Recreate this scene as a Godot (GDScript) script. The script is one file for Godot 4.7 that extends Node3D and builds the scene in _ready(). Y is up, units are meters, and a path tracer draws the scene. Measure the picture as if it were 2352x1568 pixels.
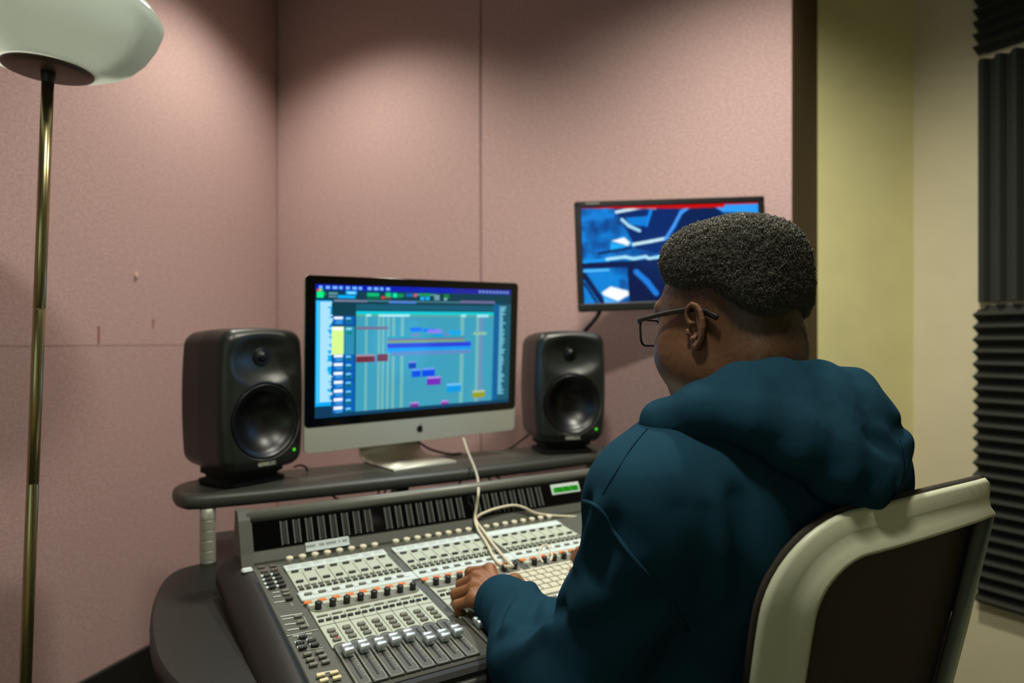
extends Node3D
# A small pink-panelled control room: a man in a navy hoodie sits at a mixing console. Metres, y up, the lens stands at x = z = 0.

const EYE := 1.23
const DESK_TURN := 0.5485
var M := {}
var rng := RandomNumberGenerator.new()


func _ready() -> void:
	rng.seed = 7
	# ---- camera, sky, lights, exposure
	var cam := Camera3D.new()
	cam.name = "camera"
	cam.position = Vector3(0, EYE, 0)
	cam.fov = 53.13
	cam.near = 0.05
	cam.far = 50.0
	var lens := CameraAttributesPhysical.new()
	lens.frustum_focal_length = 24.0
	lens.frustum_focus_distance = 0.98
	lens.exposure_aperture = 2.8
	cam.attributes = lens
	add_child(cam)
	cam.current = true
	var env := Environment.new()
	env.background_mode = Environment.BG_COLOR
	env.background_color = Color(0, 0, 0)
	env.tonemap_mode = Environment.TONE_MAPPER_LINEAR
	env.tonemap_exposure = 1.0
	env.sdfgi_enabled = true
	env.ssao_enabled = true
	env.ssil_enabled = true
	var we := WorldEnvironment.new()
	we.name = "environment"
	we.environment = env
	add_child(we)
	materials()
	lamps()
	# ---- the setting
	room()
	# ---- furniture and equipment
	desk()
	console()
	speakers()
	computer()
	television()
	keyboard()
	floor_lamp()
	foam()
	chair()
	person()
	cables()


func lamps() -> void:
	# recessed ceiling downlights: a glowing disc and a spot just under it
	downlight(Vector3(-0.74, 2.75, -2.28), 1.9, 66.0, 0.7, "the left fabric wall")
	downlight(Vector3(0.58, 2.75, -1.58), 4.0, 73.0, 1.0, "the television")
	downlight(Vector3(-0.02, 2.75, -0.55), 2.6, 78.0, 0.5, "the chair")
	added_fill_pane()


func added_fill_pane() -> void:
	# an unseen glowing pane added behind the viewer for cool, weak fill light
	var o := struct("fill_pane_1", box_mesh(Vector3(1.5, 1.0, 0.02), 0.002), M.fill_glow, Vector3(-0.95, 1.55, 1.425))
	for q in [[Vector3(0, 0.525, 0), Vector3(1.6, 0.06, 0.05)], [Vector3(0, -0.525, 0), Vector3(1.6, 0.06, 0.05)], [Vector3(-0.775, 0, 0), Vector3(0.06, 1.0, 0.05)], [Vector3(0.775, 0, 0), Vector3(0.06, 1.0, 0.05)]]:
		part(o, "fill_pane_frame", box_mesh(q[1], 0.004, q[0]), M.desk_edge)
	var l := AreaLight3D.new()
	l.name = "fill_light"
	l.position = Vector3(-0.95, 1.55, 1.40)
	l.area_size = Vector2(1.5, 1.0)
	l.light_color = Color(0.86, 1.0, 0.95)
	l.light_energy = 0.35
	l.area_range = 12.0
	l.shadow_enabled = true
	add_child(l, true)


func downlight(at: Vector3, energy: float, cone: float, blend: float, over: String) -> void:
	var t := thing("ceiling_downlight", "round recessed ceiling downlight above " + over, "ceiling light", at, 0.0, "ceiling downlights")
	var s := S()
	lathe(s, [[0.055, -0.004], [0.075, -0.006], [0.085, 0.0], [0.055, 0.0], [0.055, -0.004]], 32)
	part(t, "trim_ring", done(s), M.white)
	s = S()
	lathe(s, [[0.0, -0.003], [0.055, -0.003], [0.055, -0.001], [0.0, -0.001]], 32)
	part(t, "light_disc", done(s), M.glow)
	var l := SpotLight3D.new()
	l.name = "downlight_beam"
	l.position = at + Vector3(0, -0.02, 0)
	l.rotation_degrees.x = -90
	l.spot_angle = cone
	l.spot_angle_attenuation = blend
	l.spot_range = 12.0
	l.spot_attenuation = 2.0
	l.light_color = Color(1.0, 0.985, 0.915)
	l.light_energy = energy
	l.light_size = 0.09
	l.shadow_enabled = true
	add_child(l, true)


# ------------------------------------------------------------------ helpers

func S() -> SurfaceTool:
	var s := SurfaceTool.new()
	s.begin(Mesh.PRIMITIVE_TRIANGLES)
	s.set_smooth_group(1)
	return s


func flat(s: SurfaceTool) -> void:
	s.set_smooth_group(4294967295)


func smooth(s: SurfaceTool) -> void:
	s.set_smooth_group(1)


func done(s: SurfaceTool) -> ArrayMesh:
	s.generate_normals()
	return s.commit()


func tri(s: SurfaceTool, a: Vector3, b: Vector3, c: Vector3, dir: Vector3) -> void:
	# the face is turned so that it looks along dir
	if (b - a).cross(c - a).dot(dir) > 0.0:
		s.add_vertex(a)
		s.add_vertex(c)
		s.add_vertex(b)
	else:
		s.add_vertex(a)
		s.add_vertex(b)
		s.add_vertex(c)


func quad(s: SurfaceTool, a: Vector3, b: Vector3, c: Vector3, d: Vector3, dir: Vector3) -> void:
	tri(s, a, b, c, dir)
	tri(s, a, c, d, dir)


func part(parent: Node, called: String, mesh: Mesh, m: Material, at := Transform3D.IDENTITY, label := "") -> MeshInstance3D:
	var o := MeshInstance3D.new()
	o.name = called
	o.mesh = mesh
	o.material_override = null
	o.transform = at
	for i in mesh.get_surface_count():
		o.set_surface_override_material(i, m)
	if label:
		o.set_meta("label", label)
	parent.add_child(o, true)
	return o


func at(x: float, y: float, z: float) -> Transform3D:
	return Transform3D(Basis.IDENTITY, Vector3(x, y, z))


func thing(called: String, label: String, category: String, pos: Vector3, turn := 0.0, group := "") -> Node3D:
	var o := Node3D.new()
	o.name = called
	o.position = pos
	o.rotation.y = turn
	o.set_meta("label", label)
	o.set_meta("category", category)
	if group:
		o.set_meta("group", group)
	add_child(o, true)
	return o


func struct(called: String, mesh: Mesh, m: Material, pos := Vector3.ZERO, turn := 0.0) -> MeshInstance3D:
	var o := part(self, called, mesh, m, Transform3D(Basis(Vector3.UP, turn), pos))
	o.set_meta("kind", "structure")
	return o


func box(s: SurfaceTool, c: Vector3, size: Vector3, ch := 0.002, xf := Transform3D.IDENTITY) -> void:
	# a box with chamfered edges
	flat(s)
	var h := size * 0.5
	ch = minf(ch, minf(h.x, minf(h.y, h.z)) * 0.9)
	var v := {}
	for sx in [-1, 1]:
		for sy in [-1, 1]:
			for sz in [-1, 1]:
				var k := Vector3(sx, sy, sz)
				v[[sx, sy, sz, 0]] = xf * (c + Vector3(h.x, h.y - ch, h.z - ch) * k)
				v[[sx, sy, sz, 1]] = xf * (c + Vector3(h.x - ch, h.y, h.z - ch) * k)
				v[[sx, sy, sz, 2]] = xf * (c + Vector3(h.x - ch, h.y - ch, h.z) * k)
				tri(s, v[[sx, sy, sz, 0]], v[[sx, sy, sz, 1]], v[[sx, sy, sz, 2]], xf.basis * k)
	for q in [-1, 1]:
		quad(s, v[[q, -1, -1, 0]], v[[q, 1, -1, 0]], v[[q, 1, 1, 0]], v[[q, -1, 1, 0]], xf.basis * Vector3(q, 0, 0))
		quad(s, v[[-1, q, -1, 1]], v[[1, q, -1, 1]], v[[1, q, 1, 1]], v[[-1, q, 1, 1]], xf.basis * Vector3(0, q, 0))
		quad(s, v[[-1, -1, q, 2]], v[[1, -1, q, 2]], v[[1, 1, q, 2]], v[[-1, 1, q, 2]], xf.basis * Vector3(0, 0, q))
		for r in [-1, 1]:
			quad(s, v[[q, r, -1, 0]], v[[q, r, 1, 0]], v[[q, r, 1, 1]], v[[q, r, -1, 1]], xf.basis * Vector3(q, r, 0))
			quad(s, v[[q, -1, r, 0]], v[[q, 1, r, 0]], v[[q, 1, r, 2]], v[[q, -1, r, 2]], xf.basis * Vector3(q, 0, r))
			quad(s, v[[-1, q, r, 1]], v[[1, q, r, 1]], v[[1, q, r, 2]], v[[-1, q, r, 2]], xf.basis * Vector3(0, q, r))


func box_mesh(size: Vector3, ch := 0.002, c := Vector3.ZERO) -> ArrayMesh:
	var s := S()
	box(s, c, size, ch)
	return done(s)


func lathe(s: SurfaceTool, prof: Array, segs := 32, xf := Transform3D.IDENTITY) -> void:
	# prof: [radius, height] from the bottom of the axis round the outside to the top
	smooth(s)
	for i in prof.size() - 1:
		var r0: float = prof[i][0]
		var y0: float = prof[i][1]
		var r1: float = prof[i + 1][0]
		var y1: float = prof[i + 1][1]
		for k in segs:
			var a := TAU * k / segs
			var b := TAU * (k + 1) / segs
			var mid := (a + b) * 0.5
			var dir := xf.basis * (Vector3(cos(mid), 0, sin(mid)) * (y1 - y0) + Vector3(0, r0 - r1, 0))
			var p := xf * Vector3(cos(a) * r0, y0, sin(a) * r0)
			var q := xf * Vector3(cos(b) * r0, y0, sin(b) * r0)
			var u := xf * Vector3(cos(b) * r1, y1, sin(b) * r1)
			var w := xf * Vector3(cos(a) * r1, y1, sin(a) * r1)
			if r0 > 1e-6:
				tri(s, p, q, u, dir) if r1 > 1e-6 else tri(s, p, q, w, dir)
			if r1 > 1e-6:
				tri(s, p, u, w, dir)


func curve(pts: Array, per := 6) -> PackedVector3Array:
	# Catmull-Rom through the points
	var out := PackedVector3Array()
	var n := pts.size()
	for i in n - 1:
		var p0: Vector3 = pts[maxi(i - 1, 0)]
		var p1: Vector3 = pts[i]
		var p2: Vector3 = pts[i + 1]
		var p3: Vector3 = pts[mini(i + 2, n - 1)]
		for k in per:
			var t := float(k) / per
			out.append(0.5 * (2.0 * p1 + (p2 - p0) * t + (2.0 * p0 - 5.0 * p1 + 4.0 * p2 - p3) * t * t + (3.0 * p1 - p0 - 3.0 * p2 + p3) * t * t * t))
	out.append(pts[n - 1])
	return out


func tube(s: SurfaceTool, pts: PackedVector3Array, r: float, segs := 8, r_end := -1.0, squash := 1.0) -> void:
	smooth(s)
	if r_end < 0.0:
		r_end = r
	var n := pts.size()
	var rings := []
	var side := Vector3.ZERO
	for i in n:
		var t := (pts[mini(i + 1, n - 1)] - pts[maxi(i - 1, 0)]).normalized()
		if side == Vector3.ZERO:
			side = t.cross(Vector3.UP if absf(t.y) < 0.9 else Vector3.RIGHT).normalized()
		side = (side - t * side.dot(t)).normalized()
		var up := side.cross(t)
		var ring := []
		var rr := lerpf(r, r_end, float(i) / maxf(1.0, n - 1))
		for k in segs:
			var a := TAU * k / segs
			ring.append(pts[i] + side * cos(a) * rr + up * sin(a) * rr * squash)
		rings.append(ring)
	for i in n - 1:
		var mid := (pts[i] + pts[i + 1]) * 0.5
		for k in segs:
			var q := (k + 1) % segs
			var a: Vector3 = rings[i][k]
			var b: Vector3 = rings[i][q]
			var c: Vector3 = rings[i + 1][q]
			var d: Vector3 = rings[i + 1][k]
			quad(s, a, b, c, d, (a + b + c + d) * 0.25 - mid)
	for e in [0, n - 1]:
		var out := pts[e] - pts[1 if e == 0 else n - 2]
		for k in segs:
			tri(s, pts[e], rings[e][k], rings[e][(k + 1) % segs], out)


func tube_mesh(pts: Array, r: float, segs := 8, per := 6) -> ArrayMesh:
	var s := S()
	tube(s, curve(pts, per), r, segs)
	return done(s)


func prism(s: SurfaceTool, poly: PackedVector2Array, prof: Array, xf := Transform3D.IDENTITY, sharp := false) -> void:
	# poly in x and z; prof: [inset, y] from the bottom cap to the top cap
	if sharp:
		flat(s)
	else:
		smooth(s)
	var n := poly.size()
	var area := 0.0
	for i in n:
		area += poly[i].cross(poly[(i + 1) % n])
	if area < 0.0:
		poly = poly.duplicate()
		poly.reverse()
	var nor := PackedVector2Array()
	for i in n:
		var e0 := (poly[i] - poly[(i + n - 1) % n]).normalized()
		var e1 := (poly[(i + 1) % n] - poly[i]).normalized()
		var n0 := Vector2(e0.y, -e0.x)
		var n1 := Vector2(e1.y, -e1.x)
		var m := (n0 + n1).normalized()
		nor.append(m / maxf(0.4, m.dot(n0)))
	var ring := func(k: int) -> Array:
		var out := []
		for i in n:
			var p := poly[i] - nor[i] * float(prof[k][0])
			out.append(xf * Vector3(p.x, prof[k][1], p.y))
		return out
	for k in prof.size() - 1:
		var lo: Array = ring.call(k)
		var hi: Array = ring.call(k + 1)
		for i in n:
			var j := (i + 1) % n
			var m2 := nor[i] + nor[j]
			var dy: float = prof[k + 1][1] - prof[k][1]
			var di: float = prof[k + 1][0] - prof[k][0]
			var dir := xf.basis * (Vector3(m2.x, 0, m2.y).normalized() * dy + Vector3.UP * di)
			quad(s, lo[i], lo[j], hi[j], hi[i], dir)
	flat(s)
	var tris := Geometry2D.triangulate_polygon(poly)
	for e in [0, prof.size() - 1]:
		var r: Array = ring.call(e)
		for i in range(0, tris.size(), 3):
			tri(s, r[tris[i]], r[tris[i + 1]], r[tris[i + 2]], xf.basis * Vector3(0, -1 if e == 0 else 1, 0))
	smooth(s)


func round_rect(cx: float, cy: float, w: float, h: float, r: float, k := 5) -> PackedVector2Array:
	var out := PackedVector2Array()
	for q in 4:
		var c := Vector2(cx + (w * 0.5 - r) * [1, -1, -1, 1][q], cy + (h * 0.5 - r) * [1, 1, -1, -1][q])
		for i in k + 1:
			var a := PI * 0.5 * (q + float(i) / k)
			out.append(c + Vector2(cos(a), sin(a)) * r)
	return out


func ribbon(s: SurfaceTool, pts: Array, w: float, y: float, closed := false) -> void:
	# a thin printed line lying on a plate (x, z points)
	flat(s)
	var n := pts.size()
	for i in (n if closed else n - 1):
		var a: Vector2 = pts[i]
		var b: Vector2 = pts[(i + 1) % n]
		var d := (b - a).normalized() * w * 0.5
		var o := Vector2(-d.y, d.x)
		quad(s, Vector3(a.x - o.x, y, a.y - o.y), Vector3(b.x - o.x, y, b.y - o.y), Vector3(b.x + o.x, y, b.y + o.y), Vector3(a.x + o.x, y, a.y + o.y), Vector3.UP)


# ------------------------------------------------------------------ materials

func mat(c: Color, rough := 0.6, metal := 0.0) -> StandardMaterial3D:
	var m := StandardMaterial3D.new()
	m.albedo_color = c
	m.roughness = rough
	m.metallic = metal
	return m


func noise_tex(freq: float, lo: Color, hi: Color, size := 512, octaves := 4, kind := FastNoiseLite.TYPE_SIMPLEX_SMOOTH, a := 0.0, b := 1.0) -> NoiseTexture2D:
	var n := FastNoiseLite.new()
	n.seed = 11
	n.frequency = freq
	n.noise_type = kind
	n.fractal_octaves = octaves
	var t := NoiseTexture2D.new()
	t.width = size
	t.height = size
	t.seamless = true
	t.noise = n
	var g := Gradient.new()
	g.set_color(0, lo)
	g.set_color(1, hi)
	g.set_offset(0, a)
	g.set_offset(1, b)
	t.color_ramp = g
	return t


func grain(m: StandardMaterial3D, t: Texture2D, per_metre: float, world := true) -> StandardMaterial3D:
	m.albedo_texture = t
	m.uv1_triplanar = true
	m.uv1_world_triplanar = world
	m.uv1_scale = Vector3.ONE * per_metre
	return m


func relief(m: StandardMaterial3D, t: Texture2D, cm: float) -> StandardMaterial3D:
	m.heightmap_enabled = true
	m.heightmap_texture = t
	m.heightmap_scale = cm
	return m


func glowing(c: Color, e: float) -> StandardMaterial3D:
	var m := mat(Color(0.02, 0.02, 0.02), 0.4)
	m.emission_enabled = true
	m.emission = c
	m.emission_energy_multiplier = e
	return m


func materials() -> void:
	var fuzz := noise_tex(0.06, Color(0.86, 0.86, 0.86), Color(1, 1, 1), 1024, 5, FastNoiseLite.TYPE_SIMPLEX_SMOOTH, 0.2, 0.8)
	var fine := noise_tex(0.25, Color(0.0, 0.0, 0.0), Color(1, 1, 1), 512, 3)
	var cloud := noise_tex(0.012, Color(0.955, 0.955, 0.955), Color(1, 1, 1), 512, 4)
	M.pink = relief(grain(mat(Color(0.785, 0.655, 0.645), 0.95), fuzz, 1.6), fine, 0.04)
	M.pink_low = relief(grain(mat(Color(0.77, 0.64, 0.63), 0.95), fuzz, 1.6), fine, 0.04)
	M.stain = mat(Color(0.86, 0.71, 0.66), 0.95)
	M.red_mark = mat(Color(0.62, 0.33, 0.28), 0.9)
	M.beige = grain(mat(Color(0.92, 0.89, 0.655), 0.75), cloud, 0.8)
	M.beige_warm = grain(mat(Color(0.87, 0.83, 0.70), 0.75), cloud, 0.8)
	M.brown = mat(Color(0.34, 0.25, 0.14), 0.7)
	M.scuff = mat(Color(0.55, 0.50, 0.40), 0.85)
	M.ceiling = mat(Color(0.62, 0.60, 0.56), 0.9)
	M.carpet = relief(grain(mat(Color(0.13, 0.12, 0.105), 1.0), fuzz, 3.0), fine, 0.1)
	M.skirting = mat(Color(0.085, 0.08, 0.07), 0.6)
	M.fill_glow = glowing(Color(0.86, 1.0, 0.95), 0.25)
	M.white = mat(Color(0.85, 0.85, 0.82), 0.5)
	M.glow = glowing(Color(1.0, 0.95, 0.85), 3.0)
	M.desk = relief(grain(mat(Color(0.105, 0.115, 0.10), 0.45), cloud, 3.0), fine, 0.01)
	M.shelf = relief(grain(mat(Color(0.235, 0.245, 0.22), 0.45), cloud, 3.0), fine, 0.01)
	M.desk_edge = mat(Color(0.11, 0.115, 0.11), 0.5)
	M.steel = mat(Color(0.66, 0.66, 0.61), 0.4, 0.3)
	M.black = mat(Color(0.05, 0.05, 0.05), 0.5)
	M.black_gloss = mat(Color(0.018, 0.02, 0.024), 0.08)
	M.rubber = mat(Color(0.035, 0.035, 0.035), 0.8)
	M.console = relief(mat(Color(0.32, 0.325, 0.30), 0.5), fine, 0.005)
	M.console_dark = relief(mat(Color(0.10, 0.10, 0.095), 0.5), fine, 0.005)
	M.console_bar = mat(Color(0.42, 0.43, 0.40), 0.42, 0.2)
	M.face = mat(Color(0.71, 0.74, 0.68), 0.5)
	M.face_white = mat(Color(0.79, 0.84, 0.84), 0.5)
	M.face_line = mat(Color(0.40, 0.41, 0.37), 0.6)
	M.key_dark = mat(Color(0.14, 0.15, 0.14), 0.45)
	M.key_grey = mat(Color(0.45, 0.45, 0.41), 0.5)
	M.key_brown = mat(Color(0.36, 0.32, 0.29), 0.5)
	M.key_cream = mat(Color(0.86, 0.80, 0.64), 0.5)
	M.cream = mat(Color(0.83, 0.80, 0.70), 0.45)
	M.stem = mat(Color(0.58, 0.57, 0.50), 0.45)
	M.orange = mat(Color(0.87, 0.44, 0.13), 0.5)
	M.print = mat(Color(0.70, 0.73, 0.70), 0.6)
	M.chrome = mat(Color(0.82, 0.86, 0.88), 0.34, 0.65)
	M.lcd = glowing(Color(0.10, 0.72, 0.05), 0.8)
	M.led_green = glowing(Color(0.25, 0.95, 0.02), 0.9)
	M.led_red = glowing(Color(0.95, 0.25, 0.2), 0.8)
	M.meter = mat(Color(0.42, 0.44, 0.42), 0.35)
	M.speaker = relief(mat(Color(0.115, 0.13, 0.115), 0.38), fine, 0.006)
	M.cone = mat(Color(0.035, 0.035, 0.035), 0.36)
	M.letter = mat(Color(0.74, 0.74, 0.66), 0.5)
	M.alu = mat(Color(0.80, 0.80, 0.74), 0.42, 0.35)
	M.cable_white = mat(Color(0.84, 0.80, 0.70), 0.5)
	M.key_white = mat(Color(0.80, 0.79, 0.72), 0.45)
	M.foam = relief(grain(mat(Color(0.215, 0.225, 0.20), 0.95), fuzz, 6.0), fine, 0.05)
	M.lamp_glass = mat(Color(0.86, 0.93, 0.94), 0.25)
	M.lamp_glass.backlight_enabled = true
	M.lamp_glass.backlight = Color(1.2, 1.22, 1.19)
	M.brass = mat(Color(0.62, 0.58, 0.42), 0.25, 0.95)
	M.chair_white = relief(mat(Color(0.80, 0.81, 0.71), 0.42), fine, 0.004)
	var skin_t := noise_tex(0.05, Color(0.86, 0.84, 0.82), Color(1, 1, 1), 512, 5)
	M.skin = relief(grain(mat(Color(1, 1, 1), 0.5), skin_t, 12.0, false), fine, 0.015)
	M.skin.vertex_color_use_as_albedo = true
	M.skin.subsurf_scatter_enabled = true
	M.skin.subsurf_scatter_strength = 0.12
	M.hair = relief(mat(Color(0.15, 0.14, 0.12), 0.75), fine, 0.2)
	M.curl = mat(Color(0.30, 0.29, 0.25), 0.5)
	M.stubble = mat(Color(0.10, 0.085, 0.07), 0.7)
	var knit := noise_tex(0.22, Color(0.72, 0.74, 0.76), Color(1, 1, 1), 1024, 3)
	M.hoodie = relief(grain(mat(Color(0.13, 0.265, 0.335), 0.95), knit, 9.0, false), knit, 0.03)
	M.hoodie.metallic_specular = 0.12
	M.hoodie.rim_enabled = true
	M.hoodie.rim = 0.15
	M.hoodie.rim_tint = 1.0
	M.stitch = mat(Color(0.04, 0.10, 0.14), 1.0)
	M.stitch.metallic_specular = 0.05
	M.jeans = mat(Color(0.06, 0.065, 0.08), 0.9)
	M.glasses = mat(Color(0.03, 0.03, 0.03), 0.42)
	M.lens = mat(Color(1, 1, 1, 0.06), 0.03)
	M.lens.transparency = BaseMaterial3D.TRANSPARENCY_ALPHA
	# the woven back of the chair: narrow vertical ribs
	var im := Image.create(64, 64, false, Image.FORMAT_RGB8)
	for x in 64:
		for y in 64:
			var v := 0.55 + 0.45 * absf(sin(PI * x / 16.0)) * (0.75 + 0.25 * sin(TAU * y / 8.0))
			im.set_pixel(x, y, Color(v, v, v))
	var rib := ImageTexture.create_from_image(im)
	M.mesh = mat(Color(0.36, 0.31, 0.26), 0.9)
	M.mesh.albedo_texture = rib
	M.mesh.uv1_scale = Vector3(38, 30, 1)
	relief(M.mesh, rib, 0.05)


# ------------------------------------------------------------------ room

func wall_slab(a: Vector3, b: Vector3, y0: float, y1: float, thick: float, ch := 0.003) -> ArrayMesh:
	# a slab whose face runs from a to b (seen from the room, left to right); it stands behind that face
	var s := S()
	var d := b - a
	d.y = 0
	var back := Vector3.UP.cross(d).normalized()
	var xf := Transform3D(Basis(d.normalized(), Vector3.UP, -back), (a + b) * 0.5 + Vector3(0, 0, 0))
	box(s, Vector3(0, (y0 + y1) * 0.5, -thick * 0.5), Vector3(d.length(), y1 - y0, thick), ch, xf)
	return done(s)


func room() -> void:
	var top := 2.75
	var s := S()
	box(s, Vector3(0.7, -0.05, -0.9), Vector3(8, 0.1, 6.4), 0.0)
	struct("floor", done(s), M.carpet)
	s = S()
	box(s, Vector3(0.7, top + 0.05, -0.9), Vector3(8, 0.1, 6.4), 0.0)
	struct("ceiling", done(s), M.ceiling)
	var a := Vector3(-1.033, 0, -3.0)      # corner of the left and the front wall
	var lf := Vector3(-0.279, 0, 0.960)     # along the left wall, towards the viewer
	var near := a + lf * 4.9
	var c := Vector3(0.904, 0, -2.20)       # free end of the pink front panels
	var out_l := Vector3(-0.960, 0, -0.279)
	# left wall, its fabric in two widths
	var wl := struct("wall_left", wall_slab(near + out_l * 0.03, a + out_l * 0.03, 0, top, 0.12), M.pink)
	part(wl, "fabric_panel", wall_slab(near, a, EYE - 0.012, top, 0.03, 0.0006), M.pink)
	part(wl, "fabric_panel", wall_slab(near + out_l * 0.001, a + out_l * 0.001, EYE - 0.4875, EYE - 0.0121, 0.029, 0.0006), M.pink_low)
	part(wl, "fabric_panel", wall_slab(near + out_l * 0.0005, a + out_l * 0.0005, 0.0, EYE - 0.4876, 0.0295, 0.0006), M.pink_low)
	part(wl, "red_mark", box_mesh(Vector3(0.004, 0.052, 0.006), 0.0), M.red_mark, Transform3D(Basis(Vector3.UP, PI / 2 + 0.283), on_left(226, 768)), "small red pen mark")
	part(wl, "red_mark", box_mesh(Vector3(0.004, 0.030, 0.006), 0.0), M.red_mark, Transform3D(Basis(Vector3.UP, PI / 2 + 0.283), on_left(351, 742)), "small red pen mark")
	s = S()
	lathe(s, [[0.0, -0.002], [0.012, -0.002], [0.013, 0.0], [0.012, 0.0015], [0.0, 0.002]], 12)
	part(wl, "stain", done(s), M.stain, Transform3D(Basis(Vector3.UP, PI / 2 + 0.283) * Basis(Vector3.RIGHT, PI / 2), on_left(314, 634)), "small pale spot on the fabric")
	# front wall of two tall panels with a joint between them
	var dir := (c - a).normalized()
	var back := Vector3.UP.cross(dir).normalized()
	var j := a + dir * 0.987
	var wf := struct("wall_front", wall_slab(a - dir * 0.05 + back * 0.028, c + back * 0.028, 0, top, 0.03, 0.001), M.pink_low)
	part(wf, "fabric_panel", wall_slab(a + back * 0.0, j - dir * 0.0022, 0, top, 0.028, 0.003), M.pink)
	part(wf, "fabric_panel", wall_slab(j + dir * 0.0022, c, 0, top, 0.028, 0.003), M.pink)
	# added dark brown strip from the free panel end to the beige wall
	struct("added_strip_1", wall_slab(c, Vector3(1.085, 0, -2.423), 0, top, 0.02, 0.001), M.brown)
	# beige walls
	var k := Vector3(1.464, 0, -2.489)
	var kd := Vector3(0.9848, 0, -0.1736)
	struct("wall_back", wall_slab(k - kd * 0.66, k + kd * 0.02, 0, top, 0.12, 0.0), M.beige)
	var w := Vector3(0.5090, 0, 0.8607)
	struct("wall_right", wall_slab(k - w * 0.02, k + w * 4.6, 0, top, 0.12, 0.0), M.beige_warm)
	struct("wall_rear", wall_slab(Vector3(4.3, 0, 1.45), Vector3(-3.2, 0, 1.45), 0, top, 0.12), M.beige)
	for n in 2:
		part($wall_right, "scuff", box_mesh(Vector3(0.012, 0.006, 0.002), 0.0005), M.scuff, Transform3D(Basis(Vector3.UP, -1.0368) * Basis(Vector3.BACK, 0.5), k + w * (0.50 + 0.02 * n) + Vector3(-0.001, 0.07 + 0.014 * n, 0)))
	# skirting boards
	struct("baseboard_left", wall_slab(near - out_l * 0.012, a - out_l * 0.012 - lf * 0.0, 0.0, 0.205, 0.012), M.skirting)
	struct("baseboard_front", wall_slab(a - back * 0.012, c - back * 0.012, 0.0, 0.205, 0.012), M.skirting)


func on_left(px: float, py: float) -> Vector3:
	# a spot on the left wall, found along a sight line
	var d := Vector3((px - 1176.0) / 1568.0, -(py - 784.0) / 1568.0, -1.0)
	var n := Vector3(0.960, 0, 0.279)
	var t := Vector3(-1.033, 0, -3.0).dot(n) / d.dot(n)
	return d * t + Vector3(0, EYE, 0)


# ------------------------------------------------------------------ desk

func desk() -> void:
	var t := thing("studio_desk", "dark grey studio desk with a raised rear shelf carrying the screen and speakers", "desk", Vector3(-0.44, 0, -1.32), DESK_TURN)
	var y := EYE - 0.505
	var out := PackedVector2Array()
	var pts := [Vector3(-0.10, 0, -0.345), Vector3(-0.14, 0, -0.335), Vector3(-0.168, 0, -0.312), Vector3(-0.19, 0, -0.265), Vector3(-0.213, 0, -0.166), Vector3(-0.229, 0, -0.029), Vector3(-0.232, 0, 0.091), Vector3(-0.226, 0, 0.166), Vector3(-0.213, 0, 0.233), Vector3(-0.18, 0, 0.33), Vector3(-0.12, 0, 0.42), Vector3(-0.02, 0, 0.46)]
	for p in curve(pts, 4):
		out.append(Vector2(p.x, p.z))
	out.append(Vector2(1.25, 0.46))
	out.append(Vector2(1.25, -0.60))
	out.append(Vector2(-0.06, -0.60))
	out.append(Vector2(-0.07, -0.36))
	var s := S()
	prism(s, out, [[0.006, y - 0.032], [0.0, y - 0.026], [0.0, y - 0.008], [0.002, y - 0.003], [0.006, y]])
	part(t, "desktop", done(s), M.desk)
	# raised shelf with a bowed front edge
	var sy := EYE - 0.346
	out = PackedVector2Array()
	pts = [Vector3(-0.02, 0, -0.545), Vector3(-0.10, 0, -0.53), Vector3(-0.148, 0, -0.48), Vector3(-0.158, 0, -0.41), Vector3(-0.148, 0, -0.35), Vector3(-0.12, 0, -0.325), Vector3(0.0, 0, -0.307), Vector3(0.2, 0, -0.294), Vector3(0.45, 0, -0.288), Vector3(0.7, 0, -0.292), Vector3(0.9, 0, -0.302), Vector3(1.05, 0, -0.318), Vector3(1.11, 0, -0.35), Vector3(1.135, 0, -0.41), Vector3(1.125, 0, -0.48), Vector3(1.08, 0, -0.53), Vector3(1.0, 0, -0.545)]
	for p in curve(pts, 4):
		out.append(Vector2(p.x, p.z))
	s = S()
	prism(s, out, [[0.010, sy - 0.034], [0.003, sy - 0.031], [0.0, sy - 0.024], [0.0, sy - 0.012], [0.003, sy - 0.005], [0.010, sy - 0.001], [0.016, sy]])
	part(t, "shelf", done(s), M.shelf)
	# ringed steel posts
	var prof := [[0.0, y]]
	prof.append([0.017, y])
	for k in 5:
		var b := y + 0.006 + k * 0.023
		prof.append_array([[0.017, b], [0.0170, b + 0.0005], [0.0152, b + 0.0009], [0.0152, b + 0.0026], [0.0170, b + 0.0030], [0.017, b + 0.0035]])
	prof.append_array([[0.017, sy - 0.034], [0.0, sy - 0.034]])
	s = S()
	lathe(s, prof, 24)
	var post := done(s)
	part(t, "post", post, M.steel, at(-0.093, 0, -0.335))
	part(t, "post", post, M.steel, at(1.03, 0, -0.36))
	part(t, "shelf_support", box_mesh(Vector3(0.035, 0.13, 0.05), 0.003, Vector3(0.40, y + 0.062, -0.40)), M.black)
	for x in [-0.10, 1.18]:
		part(t, "leg_panel", box_mesh(Vector3(0.03, y - 0.03, 0.60), 0.003, Vector3(x, (y - 0.03) * 0.5, -0.05)), M.desk_edge)
	part(t, "back_rail", box_mesh(Vector3(1.28, 0.10, 0.02), 0.003, Vector3(0.54, y - 0.09, -0.36)), M.desk_edge)


# ------------------------------------------------------------------ mixing console

func cp(px: float, py: float) -> Vector2:
	return Vector2(px, py)


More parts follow.
